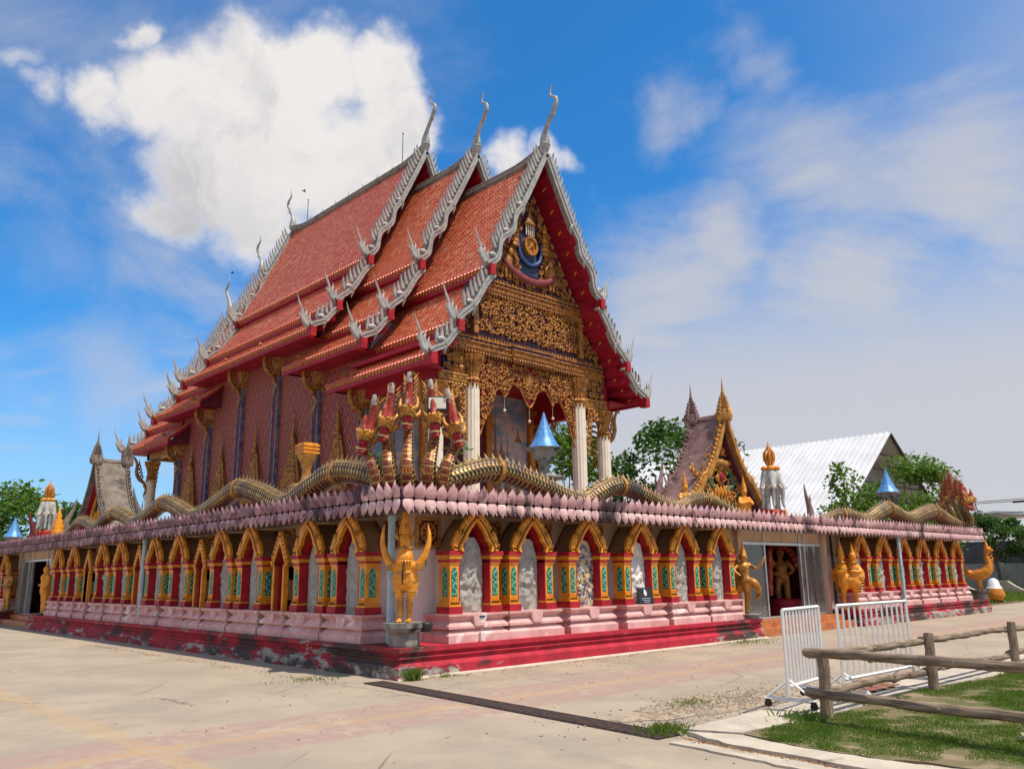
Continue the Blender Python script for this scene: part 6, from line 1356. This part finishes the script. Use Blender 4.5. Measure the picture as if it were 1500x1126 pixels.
# ================================================================== fence, barriers, litter
FE = thing('log_fence', 'weathered round log fence with two rails round the lawn corner', 'fence', (1.05, -7.4, 0))
def log(a, b, r0_, r1_, seed, name, parent):
    q = random.Random(seed); a, b = Vector(a), Vector(b); n = max(8, int((b-a).length/.18)); L_ = (b-a).length; mb = MB(); pts = []; rr = []
    for i in range(n+1): t = i/n; pts.append((q.gauss(0, .006) if 0 < i < n else 0, q.gauss(0, .006)+.014*math.sin(t*5+seed), L_*t)); rr.append(lerp(r0_, r1_, t)*(1+q.gauss(0, .035)))
    mb.tube(pts, rr, 11); 
    for _ in range(max(2, int(L_*1.2))): t = q.random(); an = q.uniform(0, 6.3); r_ = lerp(r0_, r1_, t); mb.ball((math.cos(an)*r_*.9, math.sin(an)*r_*.9, L_*t), (.022, .022, .035), n=6, m=4)
    M = Matrix.Translation(a) @ (b-a).to_track_quat('Z', 'Y').to_matrix().to_4x4(); o = mb.build(name, M_['wood'], parent, M=M); o.matrix_parent_inverse = Matrix.Translation((-1.05, 7.4, 0)); return o
POST = [(1.05, -7.40), (4.36, -7.42), (8.1, -7.45), (12.0, -7.5), (.28, -10.6)]
for i, (x, y) in enumerate(POST): log((x, y, -.1), (x+(.03 if i else .02), y, .86), .078, .070, i+3, 'post', FE)
log((.92, -7.30, .79), (4.4, -7.33, .74), .052, .048, 21, 'rail', FE); log((4.3, -7.33, .77), (8.15, -7.36, .72), .048, .044, 22, 'rail', FE); log((8.05, -7.36, .73), (12.1, -7.4, .70), .055, .05, 23, 'rail', FE)
log((.95, -7.30, .33), (4.4, -7.33, .31), .055, .05, 24, 'rail', FE); log((4.3, -7.33, .33), (8.15, -7.36, .28), .05, .046, 25, 'rail', FE); log((8.05, -7.36, .3), (12.1, -7.4, .28), .055, .05, 26, 'rail', FE)
log((.90, -7.26, .815), (.16, -11.3, .90), .056, .052, 27, 'rail', FE); log((.88, -7.26, .36), (.22, -11.3, .40), .056, .052, 28, 'rail', FE)
def barrier(loc, rz, lx, h, nbars, label, tilt=0):
    B = thing('metal_barrier', label, 'barrier', loc, rz); B.rotation_euler = (tilt, 0, rz); z0 = .15
    def bar(a, b, name, s=.024):
        m2 = MB(); m2.tube([a, b], s, 4, smooth=False); m2.build(name, M_['steelwhite'], B)
    bar((0, 0, z0), (0, 0, h), 'upright'); bar((lx, 0, z0), (lx, 0, h), 'upright'); bar((0, 0, h), (lx, 0, h), 'top_rail'); bar((0, 0, z0+.12), (lx, 0, z0+.12), 'bottom_rail')
    for i in range(nbars): x = lx*(i+1)/(nbars+1); bar((x, 0, z0+.12), (x, 0, h), 'bar', .017)
    for x in (.04, lx-.04):
        bar((x, -.34, .11), (x, .34, .11), 'foot', .026); bar((x, -.32, .12), (x, 0, z0+.2), 'brace', .017); bar((x, .32, .12), (x, 0, z0+.2), 'brace', .017)
        for y in (-.30, .30):
            m2 = MB(); m2.tube([(x-.02, y, .045), (x+.02, y, .045)], .045, 12); m2.box(x-.03, y-.03, .05, x+.03, y+.03, .10); m2.build('caster', M_['rust'], B)
barrier((1.20, -6.83, .085), R(7), 1.30, 1.22, 10, 'white metal barrier on casters nearest the fence corner post'); barrier((2.34, -7.02, .085), R(-1), 2.25, 1.24, 12, 'white metal barrier on casters behind the log rails')
mb = MB(); q = random.Random(4); n = 9
mb.add([(i*.045+q.gauss(0, .01), j*.06+q.gauss(0, .012), .03+.03*q.random()+(.02 if j == 1 else 0)) for i in range(n) for j in range(3)], [(i*3+j, i*3+j+1, i*3+4+j, i*3+3+j) for i in range(n-1) for j in range(2)]); mb.add([(i*.045, -.01 if j == 0 else .13, .012) for i in range(n) for j in range(2)], [(i*2, i*2+1, i*2+3, i*2+2) for i in range(n-1)])
o = mb.build('cloth_scrap', mat('dry_palm_scrap', (.32, .27, .20), (.20, .16, .11), 12, .9)); o.location = (.95, -9.55, .09); o.rotation_euler = (0, 0, R(-55)); tag(o, 'crumpled dry scrap lying on the lawn', 'litter')
mb = MB(); [mb.box(3.15+.32*i, -6.90, .0885, 3.15+.32*i+.30, -6.45, .098) for i in range(4)]; o = mb.build('red_paving_patch', mat('red_dirt_tile', (.28, .09, .06), (.36, .22, .15), 6, .9, 0, .5, 40)); o['kind'] = 'structure'

# ================================================================== background
def tree(name, label, loc, h, r_, n, lm, seed, trunk_h=.4, ls=.22, group=None, cl=14, flat=.8, tr=.13):
    q = random.Random(seed); T_ = thing(name, label, 'tree', loc, 0, group); m2 = MB(); tips = []
    base = [(0, 0, -.1), (q.uniform(-.1, .1), q.uniform(-.1, .1), h*trunk_h*.5), (q.uniform(-.2, .2), q.uniform(-.2, .2), h*trunk_h)]; stube(m2, base, [tr*1.3, tr, tr*.8], 8, 4)
    top = Vector(base[-1])
    for k in range(cl):
        an = k*2.4+q.uniform(-.4, .4); rr = r_*math.sqrt(q.uniform(.05, 1)); zz = lerp(h*trunk_h*.95, h*.96, q.random()**.8); pf = math.sin(math.pi*min(.97, max(.12, (zz-h*trunk_h*.8)/(h*(1-trunk_h*.8)))))**.6
        e = Vector((math.cos(an)*rr*pf, math.sin(an)*rr*pf, zz)); mid = top.lerp(e, .5)+Vector((q.uniform(-.2, .2), q.uniform(-.2, .2), -.15))*r_*.3
        stube(m2, [top*.85, mid, e], [tr*.5, tr*.3, tr*.08], 5, 3); tips.append((e, r_*q.uniform(.26, .46)))
    m2.build('trunk', M_['bark'], T_); vs = []; fs = []
    for _ in range(n):
        c, cr = q.choice(tips); d_ = Vector((q.gauss(0, 1), q.gauss(0, 1), q.gauss(0, 1))).normalized(); p = c+Vector((d_.x, d_.y, d_.z*flat))*cr*(q.random()**.45)*1.15; a = Vector((q.uniform(-1, 1), q.uniform(-1, 1), q.uniform(-.5, .7))).normalized(); b = a.cross(Vector((q.uniform(-1, 1), q.uniform(-1, 1), q.uniform(-1, 1)))).normalized(); l = ls*q.uniform(.6, 1.3); k = len(vs)
        vs += [p, p+a*l*.5+b*l*.28, p+a*l, p+a*l*.5-b*l*.28]; fs.append((k, k+1, k+2, k+3))
    me = bpy.data.meshes.new('crown'); me.from_pydata(vs, [], fs); me.materials.append(lm); obj('crown', me, T_); return T_
GB = 'trees behind the temple'
tree('leafy_tree', 'tall dark green tree rising left of the front shrine roof', (37.5, 19.5, 0), 12.6, 3.6, 4200, M_['leaf'], 41, .35, .42, GB, 18)
tree('leafy_tree', 'bright green tree seen between the porch columns', (31.2, 24.6, 0), 11.2, 3.0, 4200, M_['leafbright'], 42, .3, .36, GB, 18)
tree('leafy_tree', 'dark green tree seen right of the porch', (35.2, 23.0, 0), 10.0, 1.9, 2600, M_['leaf'], 43, .3, .32, GB, 16)
tree('leafy_tree', 'thin branched light green tree before the white metal roof', (38.6, 9.3, 0), 7.9, 1.7, 1500, M_['leafbright'], 44, .42, .26, GB, 12)
tree('leafy_tree', 'feathery bright green tree right of the faded blue lantern', (42.5, 7.0, 0), 8.7, 2.5, 6000, M_['leafbright'], 45, .35, .26, GB, 20)
tree('leafy_tree', 'low bright green bush behind the faded blue lantern', (38.2, 8.2, 0), 6.2, 1.9, 2200, M_['leafbright'], 451, .45, .30, GB, 12)
GR_ = 'trees along the far right wall'
tree('young_tree', 'young tree with round crown beside the far right gallery corner', (61.0, 8.6, 0), 6.3, 1.7, 2600, M_['leaf'], 46, .42, .26, GR_, 14)
tree('young_tree', 'young tree cut by the right edge of the picture', (62.0, 6.6, 0), 6.0, 1.6, 2400, M_['leaf'], 47, .42, .26, GR_, 14)
GLF = 'trees at the far left'
for i, (x, y, h, r_, m_, lab) in enumerate(((6.3, 62, 9.2, 4.4, 'leafbright', 'spreading bright green tree left of the side shrine'), (2.8, 60, 8.6, 4.2, 'leaf', 'broad green tree at the left edge of the picture'), (13, 66, 8.0, 3.4, 'leaf', 'green tree low behind the left elephant'))): tree('leafy_tree', lab, (x, y, 0), h, r_, 3600, M_[m_], 60+i, .3, .45, GLF, 20)
# metal roofed hall
MH = thing('metal_roof_hall', 'white corrugated metal roofed hall with open gable behind the gallery', 'building', (52, 11.7, 0))
for sd in (-1, 1):
    m2 = MB(); n = 60
    for i in range(n):
        y0 = 26*i/n; y1 = 26*(i+.55)/n; y2 = 26*(i+1)/n
        for (a, b, dz_) in ((y0, y1, .0), (y1, y2, .09)): m2.add([(0, a, 11.6+dz_), (0, b, 11.6+dz_), (sd*9.6, b, 4.6+dz_), (sd*9.6, a, 4.6+dz_)], [(0, 1, 2, 3)]); m2.add([(0, b, 11.6), (0, b, 11.69), (sd*9.6, b, 4.69), (sd*9.6, b, 4.6)], [(0, 1, 2, 3)])
    m2.build('roof_sheet', M_['corrug'], MH)
m2 = MB(); m2.prism([(-9.0, 4.7), (0, 11.3), (9.0, 4.7)], 2.2, 2.3, 'y'); m2.box(-8.6, 2.2, 0, 8.6, 25, 4.7); m2.build('wall', mat('shed_wall', (.36, .33, .29), (.28, .26, .23), 1, .8), MH)
for k in range(5): m2 = MB(); z = 5.6+1.1*k; hw = 9.6*(11.6-z)/7.0; m2.box(-hw, .25, z-.15, hw, .4, z-.02); m2.build('purlin', M_['rust'], MH)
m2 = MB(); m2.tube([(-9.5, .1, 4.5), (0, .1, 11.45)], .10, 4, smooth=False); m2.tube([(9.5, .1, 4.5), (0, .1, 11.45)], .10, 4, smooth=False); m2.build('rafter', M_['rust'], MH)
# far right boundary
M_['greywall'] = mat('grey_boundary_wall', (.30, .32, .31), (.24, .26, .25), 1, .85, 0, .1, 20, [((.16, .16, .15), .8, .6, .75, .4)])
BW = thing('boundary_wall', 'grey panel boundary wall at the far right', 'wall', (66, 0, 0))
for i in range(9): m2 = MB(); m2.box(-.1, -6+4*i, 0, .1, -2.25+4*i, 2.2); m2.build('panel', M_['greywall'], BW); m2 = MB(); m2.box(-.18, -2.25+4*i, 0, .18, -2+4*i, 2.35); m2.build('post', M_['greywall'], BW)
SH = thing('dark_shed', 'dark open shed with pale roof behind the boundary wall', 'building', (74, 0, 0))
m2 = MB(); m2.box(0, -10, 0, 8, 34, 4.2); m2.build('wall', mat('dark_shed_wall', (.05, .055, .06), (.08, .08, .085), 1, .8), SH)
m2 = MB(); m2.prism([(-10.5, 4.2), (12, 6.6), (34.5, 4.2), (34.5, 4.4), (12, 6.85), (-10.5, 4.4)], -.6, 9, 'x'); m2.build('roof', M_['corrug'], SH)
LW = thing('scalloped_kerb_wall', 'low white scalloped wall beyond the verge', 'wall', (58, 0, 0))
for i in range(7):
    y0 = -2+3.2*i; pts = [(y0, 0), (y0, .95)]+[(y0+.2+2.6*k/10, .25+.7*abs(k/5-1)**1.6) for k in range(11)]+[(y0+3.18, .95), (y0+3.18, 0)]; m2 = MB(); m2.prism(pts, -.2, .2, 'x'); m2.build('scallop', M_['kerb'], LW)
JR = thing('orange_jar', 'orange and white bell shaped jar beside the far right statue', 'jar', (40.0, 2.6, .05)); JR.scale = (.5, .5, .6)
m2 = MB(); m2.lathe([(.35, 0), (.6, .15), (.62, .25)], 16); m2.build('foot', M_['maroon'], JR); m2 = MB(); m2.lathe([(.62, .25), (.95, .55), (.98, .75), (.80, 1.25)], 16); m2.build('bowl', M_['goldorange'], JR); m2 = MB(); m2.lathe([(.80, 1.25), (.6, 1.5), (.5, 1.9), (.2, 2.1)], 16); m2.build('lid', M_['corrug'], JR)
UP = thing('utility_pole', 'concrete utility pole with wires at the right edge', 'pole', (70, 8.4, 0))
m2 = MB(); m2.tube([(0, 0, 0), (0, 0, 8.0)], [.2, .12], 6); m2.build('pole', M_['greywall'], UP); m2 = MB(); m2.box(-.08, -1.1, 7.2, .08, 1.1, 7.36); m2.build('crossarm', M_['dark'], UP)
for k, (z, y) in enumerate(((7.45, -.8), (7.3, 0), (6.4, .3))):
    m2 = MB(); m2.tube(spline([(-.5, y, z), (-9, y+14, z-.55), (-22, y+30, z-.2)], 8), .028, 4); m2.build('wire', M_['dark'], UP)
m2 = MB(); m2.tube(spline([(31.2, .3, 5.3), (31.5, .2, 4.2), (30.9, .3, 3.6)], 6), .018, 4); o = m2.build('loose_cable', M_['dark']); tag(o, 'thin black cable hanging by the far right naga', 'cable')
# distant stupa
m2 = MB(); m2.lathe([(3.2, 0), (3.2, 6), (2.6, 7), (1.7, 9.5), (1.1, 11), (.7, 12.5), (.55, 14), (.3, 17), (.1, 19.5), (0, 20.3)], 16); o = m2.build('distant_stupa', M_['corrug']); o.location = (84.4, 60, 0); tag(o, 'slim white stupa spire far behind the temple', 'stupa')
# plain houses beyond the compound on the left
m2 = MB()
for (P0, lab) in (((9.04, 21.05, 20.04), 'black bird left of the ridge lightning rod'), ((9.5, 29.61, 18.38), 'black bird over the lower rear roof')):
    b_ = MB()
    stube(b_, [(-.16, 0, 0), (0, 0, .03), (.14, 0, .02), (.22, 0, .03)], [.015, .06, .05, .012], 7, 3)
    for s in (-1, 1): b_.add([(-.05, 0, .04), (.08, 0, .04), (.0, s*.26, .10), (-.06, s*.22, .09)], [(0, 1, 2, 3)])
    o = b_.build('bird', M_['dark']); o.location = P0; o.scale = (.6, .6, .6); tag(o, lab, 'bird', 'birds in flight')
